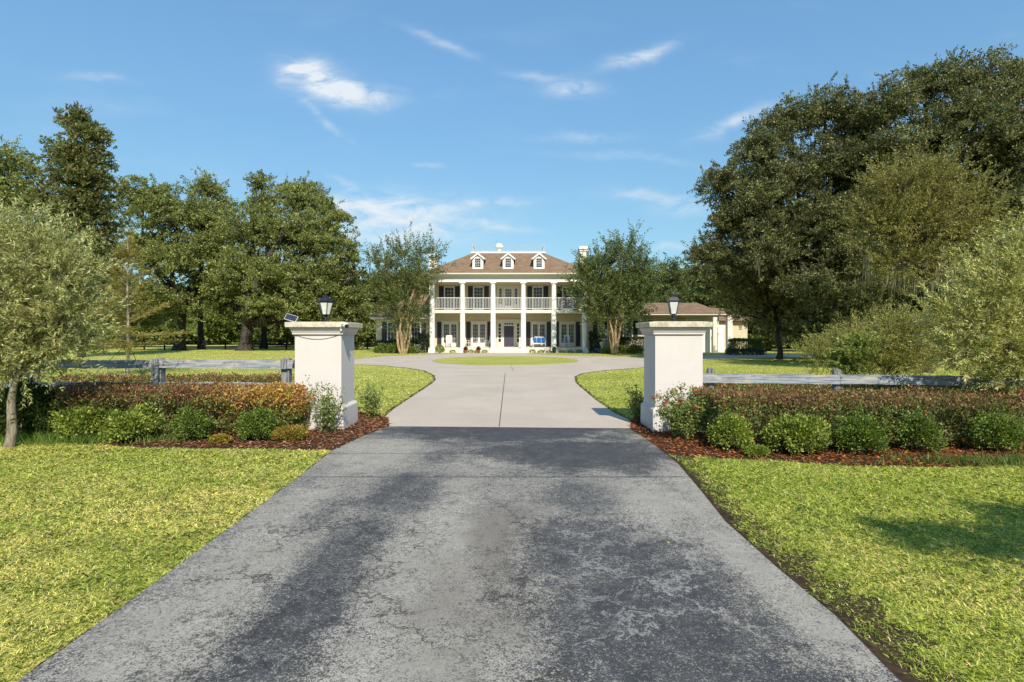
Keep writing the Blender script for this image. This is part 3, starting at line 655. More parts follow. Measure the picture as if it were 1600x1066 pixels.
for i in range(5):
    (xa, ya), (xb, yb) = ends[i], ends[i+1]
    if i == 0: continue
    if i == 1: xa, ya = ends[0]
    for z in (.80, .45): mb = MB(); plank(mb, (xa+.003, ya-.098, z), (xb-.003, yb-.098, z-.008), .165, .045); mb.build('rail', M_rail, rf)

# ------------------------------------------------------------ HEDGES AND SHRUBS OF THE BEDS
def hedge(x0, x1, y0, y1, h, n, label, colfn, leaf=(.045, .024), name='hedge', group=None, z0=0, rag=.05, rot=0.0, cat='hedge', skirt=.12):
    t = thing(name, ((x0+x1)/2, (y0+y1)/2, z0), label, cat, group)
    A1 = (x1-x0)*(y1-y0); A2 = (x1-x0)*(h); A3 = (y1-y0)*h; wt = np.array([A1, A2, A2*.6, A3, A3]); wt /= wt.sum()
    k = rng.choice(5, size=n, p=wt); u, v = rng.uniform(size=n), rng.uniform(size=n); dpt = rng.uniform(0, 1, n)**1.4*.16
    hx = x0+(x1-x0)*u; top = h*(1+.10*(vnoise(hx, hx*0, 2.2, 6)-.5))
    X = np.where(k < 3, hx, np.where(k == 3, x0+dpt, x1-dpt))
    Y = np.where(k == 0, y0+(y1-y0)*v, np.where(k == 1, y0+dpt, np.where(k == 2, y1-dpt, y0+(y1-y0)*u)))
    zt = h*(1+.10*(vnoise(X, Y*.5, 2.2, 6)-.5)); Z = np.where(k == 0, zt-dpt, zt*(skirt+(1-skirt)*v))
    bul = (vnoise(X, Z*1.3, 3.2, 9)-.5)*.30+(vnoise(X, Z, 9, 3)-.5)*.16
    Y = Y-np.where(k == 1, bul, 0)+np.where(k == 2, bul, 0); X = X+np.where(k == 4, bul, 0)-np.where(k == 3, bul, 0)
    # rounded top edges
    fr = np.clip((Z-zt*.72)/(zt*.28), 0, 1); Y = np.where(k == 1, Y+.13*fr**2, Y); Y = np.where(k == 2, Y-.13*fr**2, Y)
    Z = Z+np.where(k == 0, (vnoise(X, Y, 5, 2)-.5)*.09-.10*np.clip((y0+.15-Y)/.15, 0, 1)**2, 0)
    P = np.stack([X, Y, Z+z0], 1)+rng.normal(size=(n, 3))*rag*.4
    Nn = np.zeros((n, 3)); Nn[k == 0, 2] = 1; Nn[k == 1, 1] = -1; Nn[k == 2, 1] = 1; Nn[k == 3, 0] = -1; Nn[k == 4, 0] = 1
    A = unit(Nn*.7+rdir(n)*.9+np.array([0, 0, .35]))
    hole = (vnoise(P[:, 0], P[:, 2]*1.4+P[:, 1], 6.5, 4) > .57) & ((k == 1) | (k == 3) | (k == 4)) & (dpt < .11); P[hole, 1] += np.where(k[hole] == 1, .26, 0)
    leaves('foliage', P, A, leaf[0]*rng.uniform(.6, 1.3, n), leaf[1]*rng.uniform(.7, 1.2, n), colfn(P, n), M_leaf, t)
    mb = MB(); ns = max(4, int((x1-x0)/.35))
    for i in range(ns):
        x = x0+(x1-x0)*(i+.5)/ns
        for q in range(7): limb(mb, (x+random.uniform(-.05, .05), (y0+y1)/2+random.uniform(-.1, .1), z0-.03), (x+random.uniform(-.3, .3), random.uniform(y0+.15, y1-.1), z0+h*random.uniform(.6, .9)), .012, .004, .12, 4, 5)
    mb.build('stem', M_bark, t)
    return t
def col_lor(orange_x=None, side=1):
    def f(P, n):
        z = P[:, 2]; top = np.clip((z-.45)/.35, 0, 1); r_ = np.clip(.75*rng.uniform(size=n)+.5*(vnoise(P[:, 0], z*1.5+P[:, 1], 7, 3)-.25), 0, 1); pn = vnoise(P[:, 0], z, 2.2, 5)
        red = np.array([.30, .12, .07]); pur = np.array([.12, .045, .045]); grn = np.array([.13, .135, .045]); org = np.array([.50, .24, .08]); yel = np.array([.55, .42, .07]); bro = np.array([.20, .11, .05])
        c = np.tile(grn, (n, 1)); pr = .30+.6*top*(.4+pn)
        c[r_ < pr] = bro; c[r_ < pr*.55] = red; c[r_ < pr*.28] = pur; k = rng.uniform(size=n) < .62*(1-top)+.22*(pn > .5); c[k] = np.array([.19, .23, .065])
        k = (rng.uniform(size=n) < .10*top+.02); c[k] = org
        if orange_x is not None:
            w_ = np.clip((P[:, 0]-orange_x)/1.1, 0, 1)*np.clip((z-.22)/.3, .15, 1); q = rng.uniform(size=n)
            k = q < w_*.8; c[k] = org; k = q < w_*.42; c[k] = yel; k = q < w_*.12; c[k] = red
            k = (w_ > .1) & (z < .5) & (rng.uniform(size=n) < .3); c[k] = np.array([.20, .22, .04])
        return np.clip(c*rng.uniform(.65, 1.3, (n, 1)), .004, .9)
    return f
hedge(-7.75, -3.66, 8.95, 10.05, .765, 52000, 'clipped purple bronze hedge turning orange at its end by the left pillar', col_lor(-5.2), cat='hedge')
hedge(3.05, 8.6, 8.25, 9.65, .72, 62000, 'long clipped red brown hedge right of the right pillar, before the fence', col_lor(None), cat='hedge')
hedge(-10, -4.9, 12.1, 12.9, .74, 14000, 'low reddish hedge behind the left board fence', col_lor(None), leaf=(.05, .028))
hedge(3.6, 10.5, 11.0, 11.8, .72, 20000, 'low reddish hedge behind the right board fence', col_lor(None), leaf=(.05, .028))
BX = [(.13, .19, .03), (.23, .29, .055), (.07, .12, .02)]
BY = [(.22, .28, .045), (.37, .41, .08), (.11, .16, .025)]
for i, (x, y, rx, rz, cols, lab) in enumerate([
    (-6.80, 8.95, .42, .27, BY, 'leftmost small round shrub before the left hedge, loose leaves near the tree trunk'),
    (-5.92, 8.72, .39, .26, BY, 'wide round yellow green shrub before the left hedge, second from the left'),
    (-5.00, 8.80, .285, .26, BX, 'small ball shaped fine leaved shrub before the left hedge, third from left'),
    (-3.98, 8.78, .31, .26, BX, 'round green shrub before the orange end of the left hedge'),
    (3.16, 8.10, .30, .27, BY, 'round light green shrub beside the rose at the right pillar'),
    (3.98, 7.88, .40, .27, BY, 'broad round yellow green shrub before the right hedge, second from pillar'),
    (4.86, 7.85, .38, .28, BX, 'round mid green shrub before the right hedge, third from the pillar'),
    (5.78, 7.98, .30, .28, BX, 'small upright green shrub before the right hedge, fourth from the pillar'),
    (6.85, 8.0, .36, .28, BX, 'open green shrub before the right hedge, nearest the right picture edge')]):
    rx *= .92; rz *= .95
    shrub('round_shrub', (x, y), rx, rx*.95, rz, lab, 'shrub', cols, n=int(9000*(rx/.35)**2), leaf=(.036, .02) if i not in (0, 1, 5) else (.046, .026), group='round shrubs before the hedges', lump=.42, jit=.25, shell=.42)
shrub('low_shrub', (-3.50, 8.85), .27, .22, .11, 'low orange and green trailing plant at the left pillar foot', 'shrub', [(.3, .26, .04), (.16, .2, .03), (.38, .15, .03)], n=5000, leaf=(.035, .02))
shrub('low_shrub', (-4.45, 8.6), .15, .13, .07, 'low yellow orange seedling plant on the left mulch', 'shrub', [(.3, .28, .04), (.16, .2, .03), (.38, .18, .03)], n=1800, leaf=(.032, .02))
shrub('low_shrub', (3.35, 7.72), .17, .14, .07, 'low bright green plant on the orange mulch', 'shrub', [(.16, .24, .03), (.22, .28, .05)], n=1700, leaf=(.03, .018))
shrub('dark_shrub', (-7.75, 9.05), .6, .4, .42, 'dark green leafy shrub behind the leaning trunk at left', 'shrub', [(.045, .075, .018), (.09, .13, .03), (.03, .05, .012)], n=15000, leaf=(.06, .02), lump=.3)
def rose(x, y, rx, h, nst, label, flowers, nleaf):
    t = thing('rose_bush', (x, y, 0), label, 'rose bush', 'rose bushes'); mb = MB(); LP, tips = [], []
    for i in range(nst):
        a = random.uniform(0, 6.28); rr = random.uniform(.2, 1)*rx; e = Vector((x+math.cos(a)*rr, y+math.sin(a)*rr*.7, h*random.uniform(.55, 1.05)))
        p = limb(mb, (x+random.uniform(-.06, .06), y+random.uniform(-.06, .06), -.02), e, .007, .003, .15, 7, 5); tips.append(p[-1])
        for q in p[2:]:
            LP.append(q)
            if random.random() < .5: e2 = q+Vector((random.uniform(-.13, .13), random.uniform(-.12, .12), random.uniform(0, .14))); limb(mb, q, e2, .003, .0015, .05, 2, 4); LP.append(e2); LP.append(q.lerp(e2, .5))
    mb.build('stem', mat('rose_stem', (.10, .09, .04), .7), t)
    LP = np.array([tuple(p) for p in LP]); P = np.repeat(LP, nleaf, axis=0); n = len(P); P = P+rng.normal(size=(n, 3))*.035
    leaves('foliage', P, rdir(n)+np.array([0, 0, .2]), rng.uniform(.03, .06, n), rng.uniform(.018, .034, n), pal(n, [(.17, .24, .06), (.27, .33, .09), (.25, .13, .06)], [5, 4, 1], .2), M_leaf, t)
    fm = mat('rose_petal', (.62, .055, .085), .6); k = 0
    for p in random.sample(tips, min(flowers, len(tips))):
        f = MB(); r_ = random.uniform(.018, .03); f.lathe(p.x, p.y, [(.004, p.z-.012), (r_*.7, p.z-.004), (r_, p.z+.012), (r_*.85, p.z+.022), (r_*.55, p.z+.018), (r_*.4, p.z+.026), (.003, p.z+.024)], 8, random.random()); f.build('flower', fm, t, smooth=True)
rose(-3.12, 9.45, .40, .72, 20, 'sparse rose bush leaning on the left pillar', 0, 6)
rose(2.72, 8.95, .46, .74, 34, 'dense rose bush with pink red blooms at the right pillar', 22, 11)
rose(-2.85, 11.3, .26, .62, 14, 'thin rose bush behind the left pillar', 0, 7)
rose(2.42, 10.9, .24, .62, 13, 'thin rose bush behind the right pillar', 0, 7)

# ------------------------------------------------------------ HOUSE
YC, YW = 55.0, 57.8
H = thing('house', (-.4, 58, 0), 'cream two storey columned mansion with brown hip roof behind the circular drive', 'house')
def X(x, Y=YW): return (x-800)*Y/FPX
def Z(y, Y=YW): return CH-(y-HZ)*Y/FPX
XL, XR = -8.1, 7.4
mb = MB(); mb.box(XL, XR, YW, 68, 0, 7.5); mb.build('wall', M_wall, H)
mb = MB(); mb.box(XL-.1, XR+.1, 55.28, YW-.003, 0, .52); mb.build('porch_floor', M_step, H)
mb = MB(); mb.box(XL+.1, XR-.1, 54.98, YW-.003, 3.86, 4.18); mb.box(XL+.1, XR-.1, 54.94, 54.977, 3.90, 4.13); mb.build('balcony', [M_trim], H)
mb = MB(); mb.box(XL+.1, XR-.1, 55.1, YW-.004, 3.83, 3.858); mb.build('porch_ceiling', M_ceil, H)
mb = MB(); mb.box(XL+.1, XR-.1, 55.4, YW-.004, 6.87, 6.898); mb.build('porch_ceiling', M_ceil, H)
mb = MB(); mb.box(XL-.15, XR+.15, 54.68, YW-.003, 6.90, 7.02); mb.build('architrave', M_white, H)
mb = MB(); mb.box(XL-.08, XR+.08, 54.76, YW+.1, 7.021, 7.50); mb.box(XL-.11, XR+.11, 54.72, YW+.08, 7.17, 7.20); mb.build('frieze', mat('frieze_paint', (.60, .57, .48), .6), H)
mb = MB(); mb.frus((XL-.15, XR+.15, 54.65, 68.1), 7.501, (XL-.45, XR+.45, 54.3, 68.4), 7.62); mb.box(XL-.5, XR+.5, 54.2, 68.5, 7.621, 7.73); mb.build('cornice', M_trim, H)
RB = (XL-.52, XR+.52, 54.18, 68.5); RT = (-4.15, 3.35, 59.2, 63.6); RZ0, RZ1 = 7.731, 10.35
rf_ = MB().frus(RB, RZ0, RT, RZ1).build('roof', M_roof, H)
mb = MB(); mb.box(RT[0]-.15, RT[1]+.15, RT[2]-.15, RT[3]+.15, RZ1-.03, RZ1+.12); mb.build('roof_deck', M_white, H)
mb = MB(); z0, z1 = RZ1+.121, RZ1+.92; x0, x1, y0, y1 = RT[0], RT[1], RT[2], RT[3]
for (a, b) in (((x0, y0), (x1, y0)), ((x1, y0), (x1, y1)), ((x1, y1), (x0, y1)), ((x0, y1), (x0, y0))):
    for z in (z0+.12, z1-.05): mb.bar((*a, z), (*b, z), .05, .035)
    L = math.dist(a, b); n = int(L/.3)
    for i in range(n): t = i/n; px_, py_ = a[0]+(b[0]-a[0])*t, a[1]+(b[1]-a[1])*t; big_ = i == 0; s = .05 if big_ else .012; mb.box(px_-s, px_+s, py_-s, py_+s, z0-.002, z1+(.12 if big_ else -.08))
mb.build('roof_railing', mat('railing_grey', (.36, .38, .39), .5), H)
mb = MB(); cx = X(780, 60.5); mb.lathe(cx, 60.5, [(.28, z0), (.28, z0+.15), (.2, z0+.2), (.2, z0+.55), (.40, z0+.66), (.43, z0+.80), (.36, z0+.98), (.18, z0+1.1), (.03, z0+1.14)], 16); mb.build('roof_vent', mat('vent_cream', (.72, .66, .52), .5), H, smooth=True)
cols_px = [675.3, 722.6, 770.4, 817.6, 865.3, 913.3]
for x in cols_px:
    cx = X(x, YC); mb = MB()
    mb.lathe(cx, YC, [(.255, .52), (.262, 1.2), (.262, 2.6), (.24, 4.6), (.215, 6.62)], 28)
    o = mb.build('column', M_white, H, smooth=True)
    mb = MB(); mb.frus((cx-.36, cx+.36, YC-.36, YC+.36), -.05, (cx-.33, cx+.33, YC-.33, YC+.33), .22); mb.frus((cx-.33, cx+.33, YC-.33, YC+.33), .2205, (cx-.25, cx+.25, YC-.25, YC+.25), .44); mb.lathe(cx, YC, [(.30, .441), (.31, .48), (.27, .52)], 24); mb.build('column_base', M_white, o)
    mb = MB(); mb.lathe(cx, YC, [(.22, 6.62), (.255, 6.66), (.225, 6.69), (.225, 6.72), (.30, 6.79)], 24); mb.box(cx-.31, cx+.31, YC-.31, YC+.31, 6.791, 6.897); mb.build('capital', M_white, o)
for a, b in zip(cols_px[:-1], cols_px[1:]):
    xa, xb = X(a, YC)+.22, X(b, YC)-.22; mb = MB(); mb.box(xa, xb, YC-.05, YC+.05, 5.33, 5.40); mb.box(xa, xb, YC-.03, YC+.03, 4.30, 4.36)
    n = 17
    for i in range(n): x = xa+(xb-xa)*(i+.5)/n; mb.box(x-.017, x+.017, YC-.022, YC+.022, 4.361, 5.329)
    mb.build('balcony_railing', mat('railing_paint', (.56, .55, .53), .5), H)
def window(par, x0, x1, z0, z1, Y, nx, nz, frame=.06, munt=.018, name='window', fm=None, glass=None, double=False, sill=True, grid=True):
    """sash with real reveal: frame stands proud, pane sits behind muntins"""
    fm = fm or M_white; mb = MB(); f = frame
    mb.box(x0-f, x0, Y-.07, Y, z0-f, z1+f); mb.box(x1, x1+f, Y-.07, Y, z0-f, z1+f); mb.box(x0, x1, Y-.07, Y, z1, z1+f); mb.box(x0, x1, Y-.07, Y, z0-f, z0)
    if sill: mb.box(x0-f-.05, x1+f+.05, Y-.13, Y-.071, z0-f-.05, z0-f+.02)
    for i in range(1, nx): x = x0+(x1-x0)*i/nx; mb.box(x-munt/2, x+munt/2, Y-.052, Y-.022, z0, z1)
    for i in range(1, nz):
        z = z0+(z1-z0)*i/nz; mw = munt*1.8 if (double and i == nz//2) else munt; mb.box(x0, x1, Y-.055, Y-.0225, z-mw/2, z+mw/2)
    w_ = mb.build(name, fm, par)
    MB().box(x0, x1, Y-.02, Y-.004, z0, z1).build('pane', glass or M_glass, w_)
    return w_
def shutter(x0, x1, z0, z1, Y, par=None):
    mb = MB(); mb.box(x0, x1, Y-.03, Y-.002, z0, z1)
    for (a, b) in ((x0, x0+.05), (x1-.05, x1)): mb.box(a, b, Y-.055, Y-.031, z0, z1)
    for z in (z0, (z0+z1)/2-.04, z1-.07): mb.box(x0+.05, x1-.05, Y-.055, Y-.031, z, z+.07)
    n = int((z1-z0)/.09)
    for i in range(n): z = z0+.08+(z1-z0-.16)*i/n; mb.box(x0+.05, x1-.05, Y-.045, Y-.031, z, z+.035)
    return mb.build('shutter', M_shut, par or H)
# upper floor
for a, b in ((695.5, 708.8), (741, 754.4), (833.5, 847), (880, 893.2)):
    window(H, X(a), X(b), 4.45, 6.62, YW, 3, 6, double=True, frame=.09); s = 7.4
    shutter(X(a-2.2-s), X(a-2.2), 4.35, 6.75, YW); shutter(X(b+2.2), X(b+2.2+s), 4.35, 6.75, YW)
mb = MB(); xa, xb = X(776.5), X(811.5); mb.box(xa, xb, YW-.05, YW-.001, 4.2, 6.85); mb.build('door_surround', M_trim, H)
for a, b in ((780, 784), (804.3, 808.3)): window(H, X(a), X(b), 4.9, 6.5, YW-.052, 1, 5, name='sidelight', sill=False, glass=mat('red_glass', (.07, .03, .03), .15, .6), frame=.05)
bd = MB().box(X(787.5), X(801), YW-.09, YW-.052, 4.2, 6.62).build('balcony_door', M_white, H); window(bd, X(789.5), X(799), 4.75, 6.45, YW-.091, 3, 6, frame=.02, sill=False, name='door_glazing', glass=mat('warm_glass', (.11, .095, .065), .15, .6))
# ground floor french doors
for q, (a, b) in enumerate(((690.6, 716.2), (736.2, 760.6), (829.6, 853.6), (874, 899))):
    mb = MB(); mb.box(X(a), X(b), YW-.05, YW-.001, .521, 3.12); mb.box(X(a)-.05, X(b)+.05, YW-.09, YW-.051, 3.0, 3.17); mb.build('door_surround', M_trim, H)
    c = (a+b)/2
    for (p0, p1) in ((a+1.6, c-.5), (c+.5, b-1.6)):
        d = MB().box(X(p0), X(p1), YW-.09, YW-.051, .56, 2.98).build('french_door', M_white, H)
        window(d, X(p0+1.5), X(p1-1.2), .98, 2.83, YW-.091, 3, 5, frame=.015, sill=False, name='door_glazing', glass=mat('french_glass', (.05, .048, .044), .08, .4))
        MB().box(X(c-1.2) if p0 < c-2 else X(c+.8), (X(c-1.2) if p0 < c-2 else X(c+.8))+.03, YW-.14, YW-.092, 1.5, 1.62).build('door_handle', M_black, d)
    s = 6.6; shutter(X(a-.9-s), X(a-.9), .60, 3.10, YW); shutter(X(b+.9), X(b+.9+s), .60, 3.10, YW)
# entrance
mb = MB(); mb.box(X(776), X(813.5), YW-.06, YW-.001, .521, 3.28); mb.box(X(774.8), X(814.7), YW-.14, YW-.061, 3.20, 3.34)
for x in (777.0, 786.0, 803.9, 812.4): mb.box(X(x)-.07, X(x)+.07, YW-.10, YW-.061, .522, 3.198)
mb.build('door_surround', M_trim, H)
for a, b in ((778.9, 782.8), (807.6, 811.4)): window(H, X(a), X(b), 1.02, 2.92, YW-.062, 1, 5, name='sidelight', sill=False, frame=.05, munt=.05)
window(H, X(788.0), X(801.9), 2.80, 2.98, YW-.062, 4, 1, name='transom', sill=False, frame=.05, munt=.05)
fd = MB(); fd.box(X(787.6), X(802.6), YW-.11, YW-.061, .56, 2.66)
for i in range(2):
    for z in ((.75, 1.35), (1.5, 2.1), (2.2, 2.5)): xx = X(789+i*7); fd.box(xx, xx+.34, YW-.125, YW-.1105, z[0], z[1])
fd = fd.build('front_door', M_door, H); MB().lathe(X(800.8), YW-.16, [(.02, 1.5), (.03, 1.54), (.02, 1.58)], 8).build('door_handle', mat('brass', (.5, .36, .12), .3, metal=1), fd)
mb = MB(); wst = (X(771.5, 54.5), X(816.5, 54.5))
for i in range(3): mb.box(wst[0]-.22*(2-i)+.2, wst[1]+.22*(2-i)-.2, 55.27-.36*(3-i), 55.275 if i == 2 else 55.27-.36*(2-i)-.002, 0, .13+.13*i)
mb.build('stairs', M_step, H)
# porch lantern-ceiling skip; dormers
slope = (RZ1-RZ0)/(RT[2]-RB[2])
for x in (746.6, 794.0, 842.3):
    Yf = 55.15; cx = X(x, Yf); hw = .53; zb = RZ0+slope*(Yf-RB[2])-.05; zt = Z(404, Yf); zp = Z(396.8, Yf)
    d = MB(); d.box(cx-hw, cx+hw, Yf, Yf+3.4, zb, zt)
    d.v += [(cx-hw, Yf, zt), (cx+hw, Yf, zt), (cx, Yf, zp-.06), (cx-hw, Yf+3.4, zt), (cx+hw, Yf+3.4, zt), (cx, Yf+3.4, zp-.06)]; bi = len(d.v)-6
    for q in ((0, 1, 2), (5, 4, 3)): d.face([bi+i for i in q])
    d = d.build('dormer', M_white, H)
    r_ = MB()
    for s in (-1, 1):
        e = cx+s*(hw+.16); b_ = len(r_.v); zz = zt-.10
        r_.v += [(e, Yf-.16, zz), (e, Yf+3.5, zz), (cx, Yf+3.5, zp), (cx, Yf-.16, zp), (e, Yf-.16, zz+.07), (e, Yf+3.5, zz+.07), (cx, Yf+3.5, zp+.08), (cx, Yf-.16, zp+.08)]
        for q in ((0, 1, 2, 3), (7, 6, 5, 4), (0, 3, 7, 4), (0, 4, 5, 1), (1, 5, 6, 2)): r_.face([b_+i for i in q])
        r_.cur = 0
    r_.cur = 1
    for s in (-1, 1): r_.bar((cx+s*(hw+.17), Yf-.19, zt-.09), (cx, Yf-.19, zp+.015), .06, .13)
    r_.build('dormer_roof', [M_roof, M_white], d)
    window(d, cx-.27, cx+.27, Z(418.2, Yf), Z(404, Yf), Yf, 3, 4, frame=.09, double=True)
# chimneys
for (a, b, top, mt) in ((669, 685, 399, M_white), (904.5, 919, 386.5, M_chim)):
    Yq = 62; x0, x1 = X(a, Yq), X(b, Yq); zt = Z(top, Yq); mb = MB(); mb.box(x0+.12, x1-.12, Yq, Yq+1.3, 3, zt-.42); mb.box(x0+.05, x1-.05, Yq-.08, Yq+1.38, zt-.419, zt-.30)
    mb.build('chimney', M_chim, H); MB().box(x0+.1, x1-.1, Yq-.03, Yq+1.3, zt-.299, zt-.2).build('chimney_band', M_chimd, H)
    MB().frus((x0, x1, Yq-.12, Yq+1.42), zt-.199, (x0+.1, x1-.1, Yq, Yq+1.3), zt+.12).build('chimney_cap', M_white, H)
# left wing
YL = 58.4; wl = X(587.5, YL); mb = MB(); mb.box(wl, XL-.003, YL, 66, 0, 3.42); mb.build('wing_wall', M_wall, H)
mb = MB(); mb.box(wl-.45, XL-.004, YL-.5, 66.5, 3.421, 3.57); mb.build('wing_cornice', M_trim, H)
MB().frus((wl-.5, XL-.004, YL-.55, 66.5), 3.571, (wl+3.2, XL-.004, 61.9, 62.1), 6.2).build('wing_roof', M_roof, H)
for a, b in ((606.6, 619), (643.5, 656.2)): window(H, X(a, YL), X(b, YL), Z(532, YL), Z(504.5, YL), YL, 3, 4, double=True, frame=.08)
for a, b in ((596.6, 604.2), (621.4, 628.6), (634, 641.4), (658.4, 665.8)): shutter(X(a, YL), X(b, YL), Z(534, YL), Z(503.5, YL), YL)
# right wing and garage
YR = 56.6; xr = X(1068, YR); mb = MB(); mb.box(XR+.003, xr, YR, 66, 0, 3.6); mb.build('wing_wall', M_wall, H)
for a, b in ((935.6, 948.5), (974.4, 987)): window(H, X(a, YR), X(b, YR), Z(529.5, YR), Z(502, YR), YR, 3, 4, double=True, frame=.08)
for a, b in ((926.8, 933.3), (950.6, 957.5), (965, 972), (989.2, 996.2), (1012, 1019)): shutter(X(a, YR), X(b, YR), Z(531, YR), Z(501, YR), YR)
ex = X(1135, 54.3)
mb = MB(); mb.box(XR+.6, ex-.05, 54.45, 66.5, 3.601, 3.68); mb.box(XR+.55, ex, 54.35, 66.6, 3.681, 3.80); mb.build('wing_cornice', M_trim, H)
MB().frus((XR+.5, ex+.05, 54.3, 66.6), 3.801, (XR+.5, ex-1.1, 59.6, 60.2), 5.15).build('wing_roof', M_roof, H)
YG = 56.0; mb = MB(); mb.box(xr+.003, ex-.1, YG, 66, 0, 3.6); mb.build('garage_wall', M_wall, H)
for a, b in ((1072, 1110.5), (1121.5, 1131)):
    d = MB(); d.box(X(a, YG), X(b, YG), YG-.06, YG-.003, .02, 2.45)
    for i in range(4):
        for j in range(max(1, int((X(b, YG)-X(a, YG))/.6))): xx = X(a, YG)+.08+j*.6; d.box(xx, min(xx+.5, X(b, YG)-.04), YG-.075, YG-.061, .1+i*.6, .58+i*.6)
    d.build('garage_door', M_white, H); MB().box(X(a, YG)-.1, X(b, YG)+.1, YG-.09, YG-.061 if False else YG-.003, 2.46, 2.75).build('door_header', M_white, H)
mb = MB(); cx = X(1116.5, 54.8); mb.box(cx-.2, cx+.2, 54.6, 55.0, 0, 3.6); mb.build('garage_post', M_trim, H)
cx = X(1140, 53.6); mb = MB(); mb.box(cx-.3, cx+.3, 53.4, 54.0, 0, .3); mb.box(cx-.24, cx+.24, 53.45, 53.95, .301, 3.55); mb.box(cx-.3, cx+.3, 53.4, 54.0, 3.551, 3.6); mb.build('garage_post', M_trim, H)
mb = MB(); mb.box(ex+1.2, ex+4.2, 59.5, 66, 0, 3.2); mb.build('garage_wall', M_wall, H)
MB().frus((ex-.1, ex+4.6, 58.9, 66.5), 3.25, (ex+1.5, ex+2.6, 62, 63), 4.7).build('garage_roof', M_roof, H)
# ------------------------------------------------------------ PORCH FURNITURE
def rocker(x, y, z, rz, label, cushion=False):
    t = thing('rocking_chair', (0, 0, 0), label, 'rocking chair', 'rocking chairs on the porch')
    mb = MB(); mb.box(-.27, .27, -.25, .25, .40, .44); mb.build('seat', M_white, t)
    mb = MB()
    for i in range(6): xx = -.22+i*.088; mb.bar((xx, .24, .46), (xx, .44, 1.12), .04, .02)
    mb.bar((-.27, .45, 1.14), (.27, .45, 1.14), .04, .10); mb.bar((-.27, .28, .56), (.27, .28, .56), .03, .06); mb.build('backrest', M_white, t)
    for s in (-1, 1):
        mb = MB(); mb.bar((s*.27, -.24, .10), (s*.27, -.24, .66), .045, .045); mb.build('leg', M_white, t)
        mb = MB(); mb.bar((s*.27, .24, .09), (s*.27, .46, 1.16), .045, .045); mb.build('leg', M_white, t)
        mb = MB(); mb.box(s*.27-.045, s*.27+.045, -.30, .30, .66, .685); mb.build('armrest', M_white, t)
        mb = MB(); mb.tube([(s*.27, -.48, .12), (s*.27, -.25, .05), (s*.27, 0, .025), (s*.27, .25, .05), (s*.27, .52, .14)], .025, 6); mb.build('rocker', M_white, t)
    if cushion:
        mb = MB(); mb.box(-.25, .25, -.26, .2, .442, .52); mb.bar((0, .27, .5), (0, .41, 1.05), .06, .46); mb.build('cushion', M_blue, t, bevel=.02)
    t.location = (x, y, z); t.rotation_euler = (0, 0, rz); return t
PZ = .521
rocker(X(702, 56.6), 56.6, PZ, R(8), 'white rocking chair between the first and second column')
rocker(X(731, 56.7), 56.7, PZ, R(70), 'white rocking chair turned sideways beside the second column')
rocker(X(763, 56.6), 56.6, PZ, R(-50), 'white rocking chair beside the third column, near the steps')
rocker(X(885, 56.4), 56.4, PZ, R(-12), 'white porch chair with blue cushions near the right end', True)
t = thing('porch_table', (X(747, 56.6), 56.6, PZ), 'small round white porch table between two rocking chairs', 'table')
MB().lathe(t.location.x, t.location.y, [(.30, PZ+.52), (.32, PZ+.54), (.32, PZ+.56)], 20).build('tabletop', M_white, t)
for i in range(3):
    a = i*2.09; MB().bar((t.location.x+.1*math.cos(a), t.location.y+.1*math.sin(a), PZ+.52), (t.location.x+.25*math.cos(a), t.location.y+.25*math.sin(a), PZ), .04, .04).build('leg', M_white, t)
bx, by = X(842.5, 56.5), 56.5
t = thing('porch_bench', (bx, by, PZ), 'white porch loveseat with bright blue cushions right of the entrance', 'bench')
MB().box(bx-.62, bx+.62, by-.3, by+.3, PZ+.36, PZ+.42).build('seat', M_white, t)
mb = MB(); mb.box(bx-.62, bx+.62, by+.27, by+.32, PZ+.43, PZ+.95); mb.box(bx-.45, bx+.45, by+.27, by+.32, PZ+.951, PZ+1.05); mb.build('backrest', M_white, t)
for s in (-.45, 0, .45): MB().box(bx+s-.2, bx+s+.2, by-.28, by+.16, PZ+.421, PZ+.54).build('seat_cushion', M_blue, t, bevel=.03); MB().box(bx+s-.2, bx+s+.2, by+.165, by+.26, PZ+.55, PZ+.98).build('back_cushion', M_blue, t, bevel=.03)
for s in (-1, 1):
    MB().box(bx+s*.62-.04, bx+s*.62+.04, by-.32, by+.3, PZ+.60, PZ+.64).build('armrest', M_white, t)
    for yy in (-.27, .27): MB().box(bx+s*.62-.03, bx+s*.62+.03, by+yy-.03, by+yy+.03, PZ, PZ+.599).build('leg', M_white, t)
def pot(x, y, z, r, h, label, plant=True, m=None, cols=None, ph=.3, name='plant_pot'):
    t = thing(name, (x, y, z), label, 'plant pot', 'plant pots by the porch')
    MB().lathe(x, y, [(r*.65, z), (r*.95, z+h*.45), (r, z+h*.8), (r*.85, z+h*.9), (r*.97, z+h)], 18).build('pot', m or M_pot, t, smooth=True)
    if plant:
        n = 500; d = rdir(n); d[:, 2] = np.abs(d[:, 2]); P = np.array([x, y, z+h])+d*rng.uniform(.2, 1, (n, 1))*np.array([r*1.1, r*1.1, ph])
        leaves('foliage', P, d+rdir(n)*.5, .11, .045, pal(n, cols or [(.06, .12, .02), (.13, .2, .04)]), M_leaf, t)
    return t
pot(X(652, 54.2), 54.2, 0, .33, .5, 'cobalt blue glazed pot left of the first column', cols=[(.5, .5, .5), (.08, .14, .04)], ph=.35)
pot(X(934, 53.6), 53.6, 0, .36, .55, 'cobalt blue glazed pot near the right crape myrtle', plant=False)
pot(X(727.5, 54.4), 54.4, 0, .16, .3, 'small terracotta pot with red flowers beside the second column', m=mat('terracotta', (.25, .09, .04), .8), cols=[(.2, .05, .03), (.08, .1, .03)])
